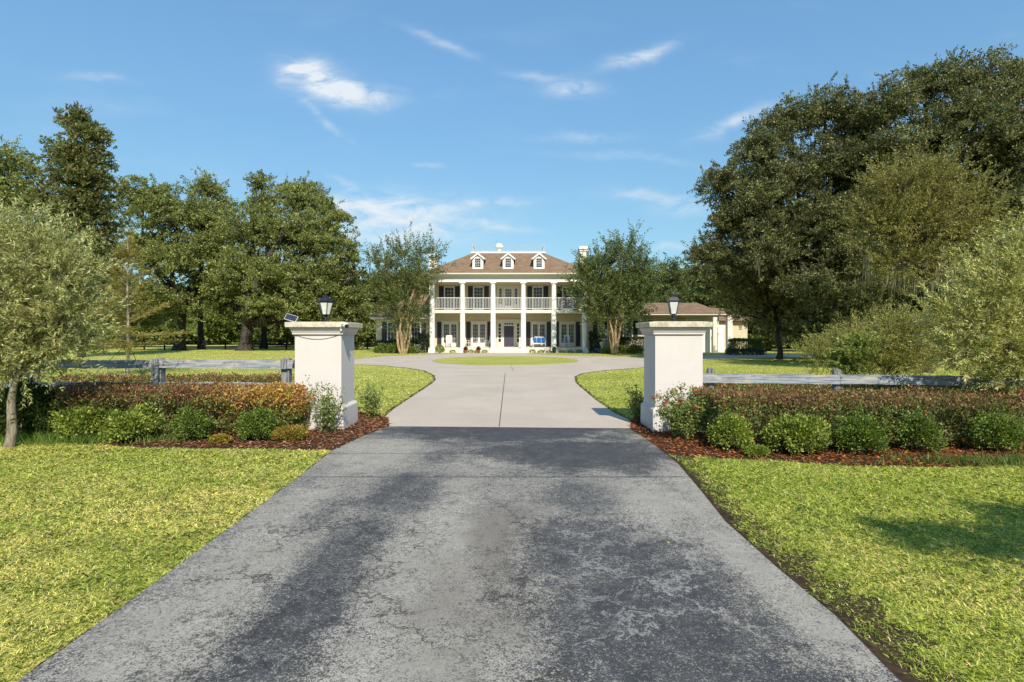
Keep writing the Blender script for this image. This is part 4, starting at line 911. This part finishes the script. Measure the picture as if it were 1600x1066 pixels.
pot(X(747.5, 54.4), 54.4, 0, .17, .3, 'small terracotta pot with flowers before the porch table', m=mat('terracotta'), cols=[(.25, .08, .03), (.08, .1, .03)])
pot(X(866, 54.2), 54.2, 0, .16, .3, 'small dark pot at the foot of the fifth column', m=M_black)
FD = [(.05, .08, .02), (.09, .125, .03), (.03, .05, .015)]
FG = [(.17, .23, .04), (.26, .31, .06), (.10, .15, .03)]
shrub('porch_shrub', (X(687, 54), 54.2), .45, .35, .38, 'bright yellow green shrub beside the first porch column', 'shrub', [(.32, .34, .04), (.22, .28, .03)], n=1500, leaf=(.10, .05))
def cf(cols):
    return lambda P, n: pal(n, cols, jit=.2)
hedge(X(654, 55.8), X(669.5, 55.8), 55.3, 56.3, 1.8, 3500, 'tall dark clipped hedge block left of the first column', cf(FD), leaf=(.12, .06), rag=.05)
hedge(X(586, 56.8), X(653, 56.8), 56.6, 57.6, 1.15, 6500, 'long dark clipped hedge under the left wing windows', cf(FD), leaf=(.12, .06))
hedge(X(922.5, 54.8), X(937, 54.8), 54.6, 55.4, 2.0, 3500, 'tall dark clipped hedge block right of the last column', cf(FD), leaf=(.12, .06))
hedge(X(966, 54.6), X(1012, 54.6), 54.4, 55.4, 1.45, 6000, 'long dark clipped hedge under the right wing windows', cf(FD), leaf=(.12, .06))
for i, (x, yy, r_, h_, lab) in enumerate([(598, 53.8, .8, .38, 'leafy green shrub at the far left of the left wing bed'), (618, 53.2, .7, .45, 'light green shrub left of the left crape myrtle trunk'), (642, 53.0, .75, .3, 'low green plant at the left crape myrtle foot'),
        (948, 52.4, .6, .25, 'low green plant left of the right crape myrtle trunk'), (974, 52.6, .8, .33, 'green groundcover clump right of the right crape myrtle trunk'), (992, 52.8, .8, .33, 'green groundcover clump nearest the right pillar')]):
    shrub('bed_plant', (X(x, yy), yy), r_, .6, h_, lab, 'shrub', FG, n=1700, leaf=(.15, .06), group='low plants in the house beds', lump=.3)
for i, x in enumerate((707, 735, 745, 757, 832, 845, 858, 878, 892, 905)):
    shrub('border_plant', (X(x, 54.3), 54.4), .28, .22, .10+.05*random.random(), ['low plant left of the second porch column', 'low plant between the second column and the white table', 'low plant beside the terracotta pot at the table', 'low plant left of the third porch column', 'low plant before the left end of the blue loveseat', 'low plant before the right end of the blue loveseat', 'low plant left of the fifth porch column', 'low plant before the blue cushioned chair', 'low plant right of the blue cushioned chair', 'low plant left of the last porch column'][i], 'plant', FG, n=260, leaf=(.10, .045), group='border plants along the porch', stem=False)
hedge(X(1146, 50), X(1188, 50), 49.5, 51.2, 1.32, 6500, 'boxy sunlit green hedge beyond the right pillar, by the garage', cf([(.13, .18, .025), (.08, .12, .02)]), leaf=(.13, .06))
hedge(X(1141, 48), X(1194, 48), 47.6, 48.8, .45, 4500, 'low dark blue green border before the garage hedge', cf([(.035, .07, .04), (.05, .09, .04)]), leaf=(.12, .04), rag=.15)
# urn/statue by right myrtle
sx_, sy0 = X(940.5, 54), 54.0
t = thing('garden_urn', (sx_, sy0, 0), 'pale stone urn on a pedestal beside the right hedge block', 'urn')
MB().box(sx_-.2, sx_+.2, sy0-.2, sy0+.2, 0, .55).build('pedestal', M_chim, t); MB().lathe(sx_, sy0, [(.1, .551), (.07, .62), (.2, .8), (.24, 1.0), (.2, 1.03), (.26, 1.08)], 16).build('urn', M_chim, t, smooth=True)

# ------------------------------------------------------------ FAR FENCE
FY = 68.0; ff = thing('paddock_fence', (-30, FY, 0), 'long dark wooden three rail paddock fence beyond the left lawn', 'fence')
xs = np.arange(-64, -13, 2.45)
for x in xs: mb = MB(); mb.box(x-.07, x+.07, FY-.06, FY+.06, 0, 1.12); mb.build('post', M_dfence, ff)
for z in (.28, .60, .92):
    mb = MB(); mb.box(xs[0], xs[-1], FY-.10, FY-.062, z, z+.13); mb.build('rail', M_dfence, ff)

# ------------------------------------------------------------ TREES
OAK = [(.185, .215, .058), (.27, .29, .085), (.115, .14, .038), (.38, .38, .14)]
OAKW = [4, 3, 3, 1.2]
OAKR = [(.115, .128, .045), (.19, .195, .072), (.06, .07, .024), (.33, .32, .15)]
def base_of(x, Y): return ((x-800)*Y/FPX, Y, 0)
Y1 = 64
tree('live_oak', base_of(280, Y1), [Bl(225, 315, Y1, 45, 42, 3.5), Bl(265, 340, Y1, 55, 50, 4.5), Bl(312, 352, Y1+1, 40, 42, 4), Bl(232, 400, Y1, 50, 52, 4.5), Bl(290, 415, Y1-1, 55, 45, 5), Bl(330, 400, Y1, 32, 45, 4), Bl(225, 465, Y1-2, 42, 35, 4), Bl(320, 460, Y1+3, 30, 32, 3), Bl(262, 478, Y1-3, 36, 26, 3), Bl(212, 505, Y1, 28, 24, 3), Bl(345, 445, Y1, 25, 35, 3)],
     'broad live oak with dark trunk, left of the widest oak on the left lawn', 'tree', OAK, OAKW, 'live oaks across the left lawn', fork=tuple(at(285, 470, Y1)), r=.55, nc=640, rc=.95, nl=140, leaf=(.29, .15), twigs=130)
tree('live_oak', base_of(315, Y1+7), [Bl(325, 300, Y1+7, 28, 24, 2.5), Bl(350, 325, Y1+7, 22, 18, 2), Bl(318, 345, Y1+7, 35, 30, 3), Bl(345, 380, Y1+7, 32, 40, 3)],
     'slimmer live oak with an open crown between the two broad oaks', 'tree', OAK, OAKW, 'live oaks across the left lawn', fork=tuple(at(318, 440, Y1+7)), r=.35, nc=150, rc=.95, nl=100, leaf=(.34, .16))
tree('live_oak', base_of(383, Y1-1), [Bl(395, 365, Y1, 50, 45, 5), Bl(455, 370, Y1, 55, 50, 5), Bl(505, 385, Y1+1, 40, 48, 4.5), Bl(470, 320, Y1+2, 38, 30, 3.5), Bl(385, 430, Y1-2, 50, 42, 5), Bl(445, 440, Y1-2, 55, 42, 5), Bl(510, 440, Y1, 45, 42, 4), Bl(355, 460, Y1-1, 28, 34, 3), Bl(530, 345, Y1+1, 20, 18, 2), Bl(545, 400, Y1, 17, 40, 2.5), Bl(468, 488, Y1-2, 45, 28, 4), Bl(410, 478, Y1-4, 32, 20, 2.5), Bl(350, 490, Y1+1, 24, 24, 3), Bl(500, 500, Y1+1, 40, 26, 3)],
     'widest live oak with forked massive trunk and low limbs, behind the left pillar', 'tree', OAK, OAKW, 'live oaks across the left lawn', fork=tuple(at(386, 500, Y1-1)), r=.72, nc=900, rc=.95, nl=140, leaf=(.29, .15), twigs=170, mossn=10, mossl=1.2)
tree('live_oak', base_of(412, Y1+9), [Bl(408, 292, Y1+9, 17, 24, 2), Bl(412, 325, Y1+9, 24, 20, 2.5), Bl(440, 300, Y1+9, 14, 14, 1.5), Bl(478, 308, Y1+9, 30, 24, 3), Bl(505, 330, Y1+9, 25, 24, 2.5)],
     'tall oak showing its narrow crown above the widest oak', 'tree', OAK, OAKW, 'live oaks across the left lawn', r=.4, nc=170, rc=.9, nl=100, leaf=(.33, .16))
tree('live_oak', base_of(540, Y1+2), [Bl(520, 478, Y1+2, 38, 32, 3), Bl(556, 480, Y1+2, 28, 36, 3), Bl(545, 520, Y1+2, 40, 22, 3)],
     'low dark oak between the left pillar and the house', 'tree', OAK, OAKW, 'live oaks across the left lawn', r=.3, nc=170, rc=.95, nl=110, leaf=(.34, .17))
tree('live_oak', base_of(15, 58), [Bl(20, 262, 58, 40, 32, 3), Bl(-10, 300, 58, 60, 50, 4), Bl(40, 320, 58, 40, 50, 4), Bl(-20, 380, 58, 60, 60, 4), Bl(40, 400, 58, 50, 50, 4), Bl(10, 450, 58, 60, 40, 4)],
     'live oak with open top at the left picture edge behind the magnolia', 'tree', OAK, OAKW, 'live oaks across the left lawn', r=.5, nc=330, rc=1.1, nl=110, leaf=(.34, .17), mossn=10, mossl=2)
MAG = [(.11, .14, .04), (.17, .20, .06), (.20, .13, .05), (.30, .22, .09)]
YM = 44
tree('magnolia_tree', base_of(128, YM), [Bl(120, 190, YM, 22, 22, 1.2), Bl(135, 215, YM, 34, 24, 1.8), Bl(122, 250, YM, 50, 28, 2.5), Bl(132, 290, YM, 58, 34, 3), Bl(120, 335, YM, 66, 38, 3.4), Bl(128, 385, YM, 68, 42, 3.6), Bl(128, 440, YM, 68, 45, 3.6)],
     'tall conical magnolia with bronze backed leaves rising above the left oaks', 'tree', MAG, [5, 4, 1.5, .8], r=.24, nc=640, rc=.62, nl=80, leaf=(.30, .14), shell=.15, twigs=150)
# far tree row: two meshes copied with their parts
def far_tree(lab, h, seed, cols, loc):
    bl = [(loc[0]+rng.normal()*1.6, loc[1]+rng.normal()*1.2, h*(.12+.7*i_/8), 3.0+rng.uniform(), 2.8, h*.2) for i_ in range(9)]
    return tree('background_tree', loc, bl, lab, 'tree', cols, None, 'trees along the far paddock', r=.3, nc=190, rc=1.1, nl=80, leaf=(.5, .26), flat=.8, twigs=30, shell=.2)
FT = [(.12, .145, .04), (.18, .205, .06), (.08, .10, .03)]
FT2 = [(.20, .26, .06), (.27, .33, .09), (.13, .17, .045)]
protos = [far_tree('', 9.5, 1, FT, (-46, 104, 0)), far_tree('', 8, 2, FT2, (-40, 92, 0)), far_tree('', 12, 3, FT, (-52, 110, 0))]
far_spots = []
for i in range(19): far_spots.append((-78+i*4.1+random.uniform(-1, 1), 96+random.uniform(-3, 14), [1, 0, 1, 2, 1, 0][i % 6]))
for i in range(5): far_spots.append((-26+i*3.0, 84+random.uniform(0, 8), i % 2*2))
for i in range(9): far_spots.append((20+i*4.2, 92+random.uniform(-6, 16), [2, 0][i % 2]))
for i in range(8): far_spots.append((26+i*5, 72+random.uniform(-4, 6), [0, 2][i % 2]))
zones = {0: 'background tree seen past the left paddock fence', 1: 'background tree rising right of the house beyond its wing'}
first = [True]*3
for (x, y, k) in far_spots:
    p = protos[k]
    if first[k]: o = p; first[k] = False; o.location = (x, y, 0)
    else: o = copy_tree(p, loc=(x, y, 0), rz=random.uniform(0, 6.28), sc_=(random.uniform(.85, 1.2),)*3)
    o['group'] = ('trees beyond the left paddock fence' if x < 0 else 'trees beyond the right wing')
    sx = 800+FPX*x/y; kd = ['dark green', 'light green', 'tall dark green'][k]
    where = ('behind the magnolia and left olive tree' if sx < 200 else 'between the trunks of the left live oaks' if sx < 330 else 'behind the widest live oak beyond the paddock fence' if sx < 450 else 'between the left gate pillar and the house' if sx < 640 else 'hidden mostly behind the house' if sx < 920 else 'above the right wing roof' if sx < 1060 else 'behind the garage roof' if sx < 1170 else 'deep behind the two large right oaks' if sx < 1400 else 'far behind the right olive tree')
    o['label'] = kd+' background tree '+where
# far wood: one mass at the edge of the pasture
n = 150000; x = rng.uniform(-190, 190, n); u_ = rng.uniform(size=n); hh = 9+5*vnoise(x, x*0, .09, 3)+3*vnoise(x, x*0, .35, 5); z = hh*u_**.8; y = 132+rng.uniform(-3, 3, n)+6*(vnoise(x, z, .25, 7)-.5)+u_*3
tag(leaves('far_wood', np.stack([x, y, z], 1), rdir(n)+np.array([0, -.3, .3]), rng.uniform(.6, 1.2, n), .5, pal(n, FT+FT2, jit=.2), M_leaf), 'distant wood closing the horizon behind the paddock', 'wood', kind='stuff')
# crape myrtles
def myrtle(bx, Y, blobs, label, cols, wts, nsp, nl, stems, seedc, ls=1.7):
    b = base_of(bx, Y); t = thing('crape_myrtle', b, label, 'tree', 'crape myrtles before the house')
    O, P, A, g, k, D, Ls = sprigs(blobs, nsp, ls, nl, up=.55, out=.9, rnd=.45, r0=.15, r1=.85)
    n = len(P); P = P+rng.normal(size=(n, 3))*.07
    leaves('crown', P, A, rng.uniform(.10, .20, n), rng.uniform(.06, .11, n), pal(n, cols, wts, .2, g), M_leaf, t)
    if seedc:
        i = rng.permutation(nsp)[:seedc]; tips = O[i]+D[i]*Ls[i][:, None]; q = np.repeat(tips, 10, axis=0); m_ = len(q); q = q+rng.normal(size=(m_, 3))*.10
        leaves('seed_heads', q, rdir(m_)+np.array([0, 0, .5]), .10, .06, pal(m_, [(.16, .07, .03), (.10, .05, .025), (.28, .05, .05)], [4, 3, 1], .2), M_leaf, t)
    mb = MB(); ends = []
    for s in range(stems):
        a = 2*math.pi*s/stems+.4; b0 = Vector((b[0]+.17*math.cos(a), b[1]+.17*math.sin(a), -.05)); kk = Vector((b[0]+(.55+.25*random.random())*math.cos(a), b[1]+.6*math.sin(a), 2.6+random.random()*.6))
        p = limb(mb, b0, kk, .14, .08, .06, 6, 8)
        for bl in random.sample(blobs, min(3, len(blobs))): ends.append((limb(mb, kk, Vector(bl[:3])+Vector(rng.normal(size=3))*.5, .045, .014, .08, 6, 6), bl))
    E = [e[0] for e in ends]; nt = 190
    for i in rng.permutation(nsp)[:nt]:
        o_ = Vector(O[i]); e = min(E, key=lambda pp: (pp[-1]-o_).length); q = min(e[2:], key=lambda pp: (pp-o_).length); limb(mb, q, o_, .016, .007, .06, 3, 4); mb.tube([o_, o_+Vector(D[i])*Ls[i]*.9], [.007, .004], 4)
    mb.build('trunk', M_barkmyr, t, smooth=True)
MY = [(.11, .16, .045), (.17, .215, .065), (.07, .105, .03), (.30, .26, .07), (.24, .12, .05)]
Yl = 52
myrtle(630, Yl, [Bl(600, 412, Yl, 24, 18, 1.6), Bl(632, 398, Yl, 28, 16, 1.6), Bl(662, 402, Yl, 22, 16, 1.5), Bl(612, 440, Yl, 30, 20, 1.8), Bl(650, 440, Yl, 28, 22, 1.8), Bl(628, 470, Yl, 34, 22, 2), Bl(640, 498, Yl, 26, 14, 1.6), Bl(607, 478, Yl, 16, 14, 1.2), Bl(585, 412, Yl, 12, 9, 1), Bl(676, 425, Yl, 11, 12, 1), Bl(625, 497, Yl, 20, 12, 1.3)],
       'airy crape myrtle with tan multi stemmed trunk and red tips left of the columns', MY, [5, 4, 3, .9, .7], 600, 44, 6, 120)
Yr = 50
myrtle(960, Yr, [Bl(935, 415, Yr, 26, 18, 1.7), Bl(970, 400, Yr, 28, 16, 1.7), Bl(998, 420, Yr, 22, 20, 1.7), Bl(925, 450, Yr, 28, 22, 2), Bl(965, 445, Yr, 36, 26, 2.2), Bl(1000, 460, Yr, 22, 26, 1.8), Bl(950, 480, Yr, 36, 18, 2), Bl(985, 490, Yr, 24, 14, 1.5), Bl(912, 430, Yr, 14, 12, 1), Bl(935, 495, Yr, 18, 12, 1.3), Bl(1015, 440, Yr, 12, 14, 1.2), Bl(905, 460, Yr, 12, 12, 1), Bl(985, 385, Yr, 14, 9, 1)],
       'fuller crape myrtle with leaning grey tan stems right of the columns', MY, [5, 5, 3, .9, .1], 1150, 46, 7, 8, 1.6)
# right side oaks
YA = 36
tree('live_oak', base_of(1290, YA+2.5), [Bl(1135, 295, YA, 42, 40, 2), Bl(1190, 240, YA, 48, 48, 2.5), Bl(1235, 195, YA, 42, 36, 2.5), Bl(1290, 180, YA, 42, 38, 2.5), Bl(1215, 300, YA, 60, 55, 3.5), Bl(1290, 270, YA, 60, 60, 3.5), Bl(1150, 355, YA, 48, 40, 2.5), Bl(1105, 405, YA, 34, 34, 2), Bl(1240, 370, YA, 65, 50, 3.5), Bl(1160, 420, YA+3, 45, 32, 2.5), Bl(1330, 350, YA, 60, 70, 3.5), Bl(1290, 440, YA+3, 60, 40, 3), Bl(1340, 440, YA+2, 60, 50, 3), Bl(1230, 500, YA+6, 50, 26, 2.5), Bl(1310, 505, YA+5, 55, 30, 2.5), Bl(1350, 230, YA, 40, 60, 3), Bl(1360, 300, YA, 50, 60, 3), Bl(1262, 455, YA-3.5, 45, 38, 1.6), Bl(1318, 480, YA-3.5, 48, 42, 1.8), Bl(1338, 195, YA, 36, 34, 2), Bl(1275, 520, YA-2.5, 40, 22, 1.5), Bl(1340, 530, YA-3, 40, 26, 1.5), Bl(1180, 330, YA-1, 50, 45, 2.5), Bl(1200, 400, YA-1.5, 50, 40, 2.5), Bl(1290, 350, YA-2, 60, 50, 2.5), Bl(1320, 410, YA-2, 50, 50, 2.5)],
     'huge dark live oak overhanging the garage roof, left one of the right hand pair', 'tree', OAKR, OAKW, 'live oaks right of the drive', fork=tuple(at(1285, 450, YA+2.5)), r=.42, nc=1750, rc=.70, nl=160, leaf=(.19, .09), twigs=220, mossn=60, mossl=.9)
YB = 33
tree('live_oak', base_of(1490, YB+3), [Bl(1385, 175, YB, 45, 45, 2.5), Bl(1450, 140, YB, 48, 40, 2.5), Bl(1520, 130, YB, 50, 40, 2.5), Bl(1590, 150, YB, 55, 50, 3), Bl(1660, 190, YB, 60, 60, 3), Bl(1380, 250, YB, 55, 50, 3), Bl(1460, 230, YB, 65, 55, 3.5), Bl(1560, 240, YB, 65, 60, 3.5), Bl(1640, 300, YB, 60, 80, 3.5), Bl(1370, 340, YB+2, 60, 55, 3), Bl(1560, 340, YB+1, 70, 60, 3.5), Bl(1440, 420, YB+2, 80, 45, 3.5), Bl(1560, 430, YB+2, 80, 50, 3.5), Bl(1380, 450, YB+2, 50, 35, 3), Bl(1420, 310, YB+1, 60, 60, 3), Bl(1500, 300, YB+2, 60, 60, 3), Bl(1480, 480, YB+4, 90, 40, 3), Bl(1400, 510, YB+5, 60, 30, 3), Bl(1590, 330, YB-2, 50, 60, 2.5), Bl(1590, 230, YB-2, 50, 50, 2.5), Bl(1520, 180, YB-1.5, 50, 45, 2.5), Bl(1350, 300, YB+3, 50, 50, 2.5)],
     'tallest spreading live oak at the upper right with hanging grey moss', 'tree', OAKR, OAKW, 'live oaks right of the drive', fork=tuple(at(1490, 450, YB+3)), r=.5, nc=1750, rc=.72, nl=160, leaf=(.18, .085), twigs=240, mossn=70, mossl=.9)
moss_pts = [tuple(at(x, y, YB-2.5)) for x, y in ((1388, 405), (1403, 410), (1420, 402), (1432, 412), (1445, 405), (1458, 408), (1470, 395), (1355, 400), (1480, 410))]
t = bpy.data.objects['live_oak.007'] if 'live_oak.007' in bpy.data.objects else None
if t: moss(t, moss_pts, 1.7, .13, 40, (.24, .25, .17))
def spraytree(name, bx, Y, blobs, label, cols, wts=None, ns=1500, ls=1.0, nl=45, leaf=(.1, .04), r=.15, up=.5, out=.8, rnd=.45, mb_=None, fork=None, twig=260, cat='tree', group=None, droop=0, la=.7, base=None, jitp=.03, r0=.2, stems=0):
    b = base or base_of(bx, Y); t = thing(name, b, label, cat, group)
    O, P, A, g, k, D, Ls = sprigs(blobs, ns, ls, nl, up=up, out=out, rnd=rnd, r0=r0, droop=droop, la=la)
    n = len(P); P = P+rng.normal(size=(n, 3))*jitp; P[:, 2] = np.maximum(P[:, 2], .03)
    leaves('crown' if cat == 'tree' else 'foliage', P, A, leaf[0]*rng.uniform(.6, 1.3, n), leaf[1]*rng.uniform(.7, 1.2, n), pal(n, cols, wts, .2, g), M_leaf, t)
    mb = MB(); ends = []
    if fork is not None:
        fk = Vector(fork); bb = Vector(b)-Vector((0, 0, .1)); pt = []
        for i in range(8): q = bb.lerp(fk, i/7)+Vector((math.sin(i*.9)*r*.5, 0, 0)); pt.append(q)
        mb.tube(pt, [r*(1.25 if i == 0 else 1-.45*i/7) for i in range(8)], 10)
    else: fk = Vector(b)
    for bl in blobs: ends.append(limb(mb, fk, Vector(bl[:3]), r*.5, r*.12, .10, 7, 6))
    for i in rng.permutation(ns)[:twig]:
        o_ = Vector(O[i]); q = ends[k[i]][random.randint(3, 7)]; limb(mb, q, o_, r*.09, r*.04, .08, 3, 4); mb.tube([o_, o_+Vector(D[i])*Ls[i]*.85], [r*.04, r*.015], 4)
    mb.build('trunk' if cat == 'tree' else 'stem', mb_ or M_bark, t, smooth=True); return t
YOK = [(.22, .21, .06), (.30, .28, .085), (.14, .14, .04), (.38, .33, .11)]
Yc = 25
spraytree('young_oak', 1450, Yc, [Bl(1400, 290, Yc, 45, 38, 1.4), Bl(1460, 285, Yc, 48, 40, 1.4), Bl(1510, 315, Yc, 42, 42, 1.4), Bl(1370, 345, Yc, 45, 42, 1.4), Bl(1430, 350, Yc, 60, 48, 1.8), Bl(1500, 370, Yc, 48, 42, 1.6), Bl(1420, 410, Yc, 55, 30, 1.6)],
          'lighter yellow green young oak in front of the tallest live oak', YOK, [4, 3, 3, 1.5], 1700, .85, 40, (.10, .042), .17, fork=tuple(at(1450, 440, Yc)), group='young oaks right of the drive')
Yd = 40
spraytree('young_oak', 1217, Yd, [Bl(1165, 400, Yd, 38, 24, 1.6), Bl(1210, 385, Yd, 34, 26, 1.6), Bl(1140, 430, Yd, 28, 20, 1.4), Bl(1190, 440, Yd, 45, 28, 2), Bl(1240, 430, Yd, 36, 30, 2), Bl(1210, 480, Yd, 50, 26, 2), Bl(1260, 480, Yd, 26, 28, 1.6), Bl(1140, 462, Yd, 22, 20, 1.3), Bl(1160, 490, Yd, 18, 18, 1.2)],
          'young oak with slim dark trunk by the driveway bend, beyond the right pillar', YOK, [4, 3, 3, 1], 1300, 1.1, 36, (.15, .065), .22, fork=tuple(at(1217, 510, Yd)), group='young oaks right of the drive')
# understory in deep shade behind the right oaks
for i, (x, Y, h) in enumerate([(1200, 62, 8), (1290, 58, 9), (1380, 56, 9), (1480, 52, 9), (1590, 50, 10), (1180, 78, 11), (1060, 84, 13)]):
    b = base_of(x, Y); bl = [(b[0]+rng.normal()*1.8, Y+rng.normal()*1.2, h*(.12+.75*i_/8), 2.8, 2.4, h*.2) for i_ in range(9)]
    tree('woodland_tree', b, bl, ['dark understory tree behind the young oak by the garage', 'dark woodland tree between the right oaks, left of the hanging moss', 'dark woodland tree behind the hanging moss', 'dark woodland tree behind the right olive tree', 'dark woodland tree at the right picture edge', 'woodland tree rising behind the garage roof', 'tall woodland tree above the right wing roof'][i], 'tree', FT, None, r=.25, nc=220, rc=.95, nl=90, leaf=(.29, .15), shell=.2, twigs=30, zmin=.4)
# shrubs and olives at right
WM = [(.28, .28, .075), (.38, .36, .11), (.17, .18, .05), (.45, .40, .14)]
Ye = 14.5
spraytree('wax_myrtle', 1370, Ye, [Bl(1290, 555, Ye, 36, 26, .6), Bl(1340, 540, Ye, 42, 34, .7), Bl(1395, 525, Ye, 42, 42, .8), Bl(1445, 530, Ye, 42, 40, .8), Bl(1400, 565, Ye, 70, 24, .8)],
          'loose yellow green wax myrtle shrub behind the right board fence', WM, [4, 3, 3, 1], 2100, .40, 34, (.055, .018), .05, cat='shrub', twig=300, up=.6, jitp=.015)
spraytree('wax_myrtle', 1330, Ye-1.8, [Bl(1325, 560, Ye-1.8, 26, 18, .35), Bl(1345, 538, Ye-1.8, 20, 12, .3)],
          'small bright green bush in front of the wax myrtle', [(.22, .27, .06), (.32, .36, .09)], None, 360, .2, 30, (.06, .03), .03, cat='shrub', twig=60, jitp=.015)
OL = [(.36, .38, .14), (.54, .53, .25), (.17, .19, .06), (.58, .54, .24), (.27, .30, .08)]
Yo = 9.2
spraytree('olive_tree', 1640, Yo, [Bl(1600, 420, Yo, 55, 40, .6), Bl(1650, 400, Yo, 60, 50, .7), Bl(1545, 455, Yo, 52, 36, .55), Bl(1600, 480, Yo, 60, 45, .7), Bl(1520, 510, Yo, 48, 36, .5), Bl(1575, 545, Yo, 60, 40, .6), Bl(1500, 555, Yo, 32, 25, .4), Bl(1680, 500, Yo, 70, 70, .7), Bl(1590, 590, Yo, 50, 22, .45), Bl(1490, 500, Yo, 26, 22, .35), Bl(1640, 370, Yo, 40, 26, .4)],
          'silvery green olive tree at the right picture edge, drooping over the board fence', [(.42, .42, .13), (.58, .56, .21), (.24, .26, .07), (.62, .58, .26), (.32, .34, .08)], None, 1750, .50, 46, (.068, .0155), .065, fork=tuple(at(1650, 560, Yo)), mb_=M_barkol, up=.45, jitp=.012, twig=420, group='olive trees beside the gate')
Yp = 8.4
spraytree('olive_tree', 2, Yp, [Bl(55, 400, Yp, 60, 40, .5), Bl(0, 390, Yp, 60, 45, .6), Bl(100, 425, Yp, 40, 32, .5), Bl(-60, 430, Yp, 60, 60, .6), Bl(40, 465, Yp, 70, 45, .7), Bl(108, 490, Yp, 46, 30, .55), Bl(20, 530, Yp, 62, 36, .6), Bl(85, 545, Yp, 50, 20, .45), Bl(-60, 520, Yp, 60, 50, .6), Bl(30, 570, Yp, 50, 20, .4)],
          'silvery olive tree with leaning pale trunk at the left picture edge', OL, None, 1750, .50, 46, (.068, .0155), .075, fork=tuple(at(26, 590, Yp)), mb_=M_barkol, up=.35, jitp=.012, twig=420, base=(-7.45, 8.3, 0), group='olive trees beside the gate', r0=.15)
# off-frame olive whose shadow falls on the right lawn
bl = [(4.15, 1.75, 2.4, .4, .2, .2), (4.7, 1.55, 2.45, .45, .25, .25), (5.3, 1.35, 2.55, .5, .4, .3), (5.6, 1.9, 2.6, .5, .3, .3), (6.2, 1.25, 2.8, .7, .5, .4), (6.9, 1.7, 2.7, .7, .6, .4), (7.6, .9, 3.2, .8, .7, .5), (7.2, .6, 2.5, .7, .6, .4)]
spraytree('olive_tree', 0, 0, bl, 'olive tree beyond the right picture edge shading the near lawn', OL, None, 2000, .28, 36, (.065, .02), .07, fork=(7.8, 1.1, 1.5), base=(7.9, 1.0, 0), mb_=M_barkol, twig=120, group='olive trees beside the gate')
# young bald cypress staked on the left lawn
Yy = 24
b = base_of(200, Yy); t = thing('bald_cypress', b, 'staked young yellowing bald cypress on the left lawn behind the fence', 'tree')
mb = MB(); mb.tube([(b[0], b[1], -.1), (b[0]+.02, b[1], 1.5), (b[0]-.03, b[1], 3.5), (b[0], b[1], 5.9)], [.085, .065, .04, .01], 9)
PP, AA = [], []
for i in range(95):
    z = 1.0+4.8*random.random(); a = random.uniform(0, 6.28); L = (6.1-z)*.33*random.uniform(.6, 1.15)+.12
    if z < 1.9: L *= 1.35
    d = Vector((math.cos(a), math.sin(a), .45 if z > 2 else .05)); o_ = Vector((b[0], b[1], z)); e = o_+d*L; mb.tube([o_, o_.lerp(e, .5)+Vector((0, 0, .03)), e], [.014, .008, .003], 4)
    m_ = int(120*L)+20; tt = rng.uniform(.12, 1.05, m_); p = np.array(o_)+np.array(d*L)[None, :]*tt[:, None]+rng.normal(size=(m_, 3))*.06; PP.append(p); AA.append(unit(np.tile(np.array(d), (m_, 1))+rdir(m_)*.8))
P = np.concatenate(PP); A = np.concatenate(AA); n = len(P)
mb.build('trunk', mat('pale_bark', (.32, .27, .2), .9), t, smooth=True)
leaves('crown', P, A, rng.uniform(.08, .17, n), rng.uniform(.018, .04, n), pal(n, [(.24, .22, .045), (.32, .28, .07), (.15, .16, .03), (.36, .27, .09)], jit=.2), M_leaf, t)
for q, (dx, dy) in enumerate(((-1.15, -.4), (.95, -.5), (-.6, .7))):
    tag(MB().tube([(b[0], b[1], 1.35), (b[0]+dx, b[1]+dy, .02)], .014, 5).build('guy_strap', M_black), ['dark guy strap running down left from the young cypress', 'dark guy strap running down right from the young cypress', 'dark guy strap behind the young cypress'][q], 'strap', 'guy straps of the young cypress')
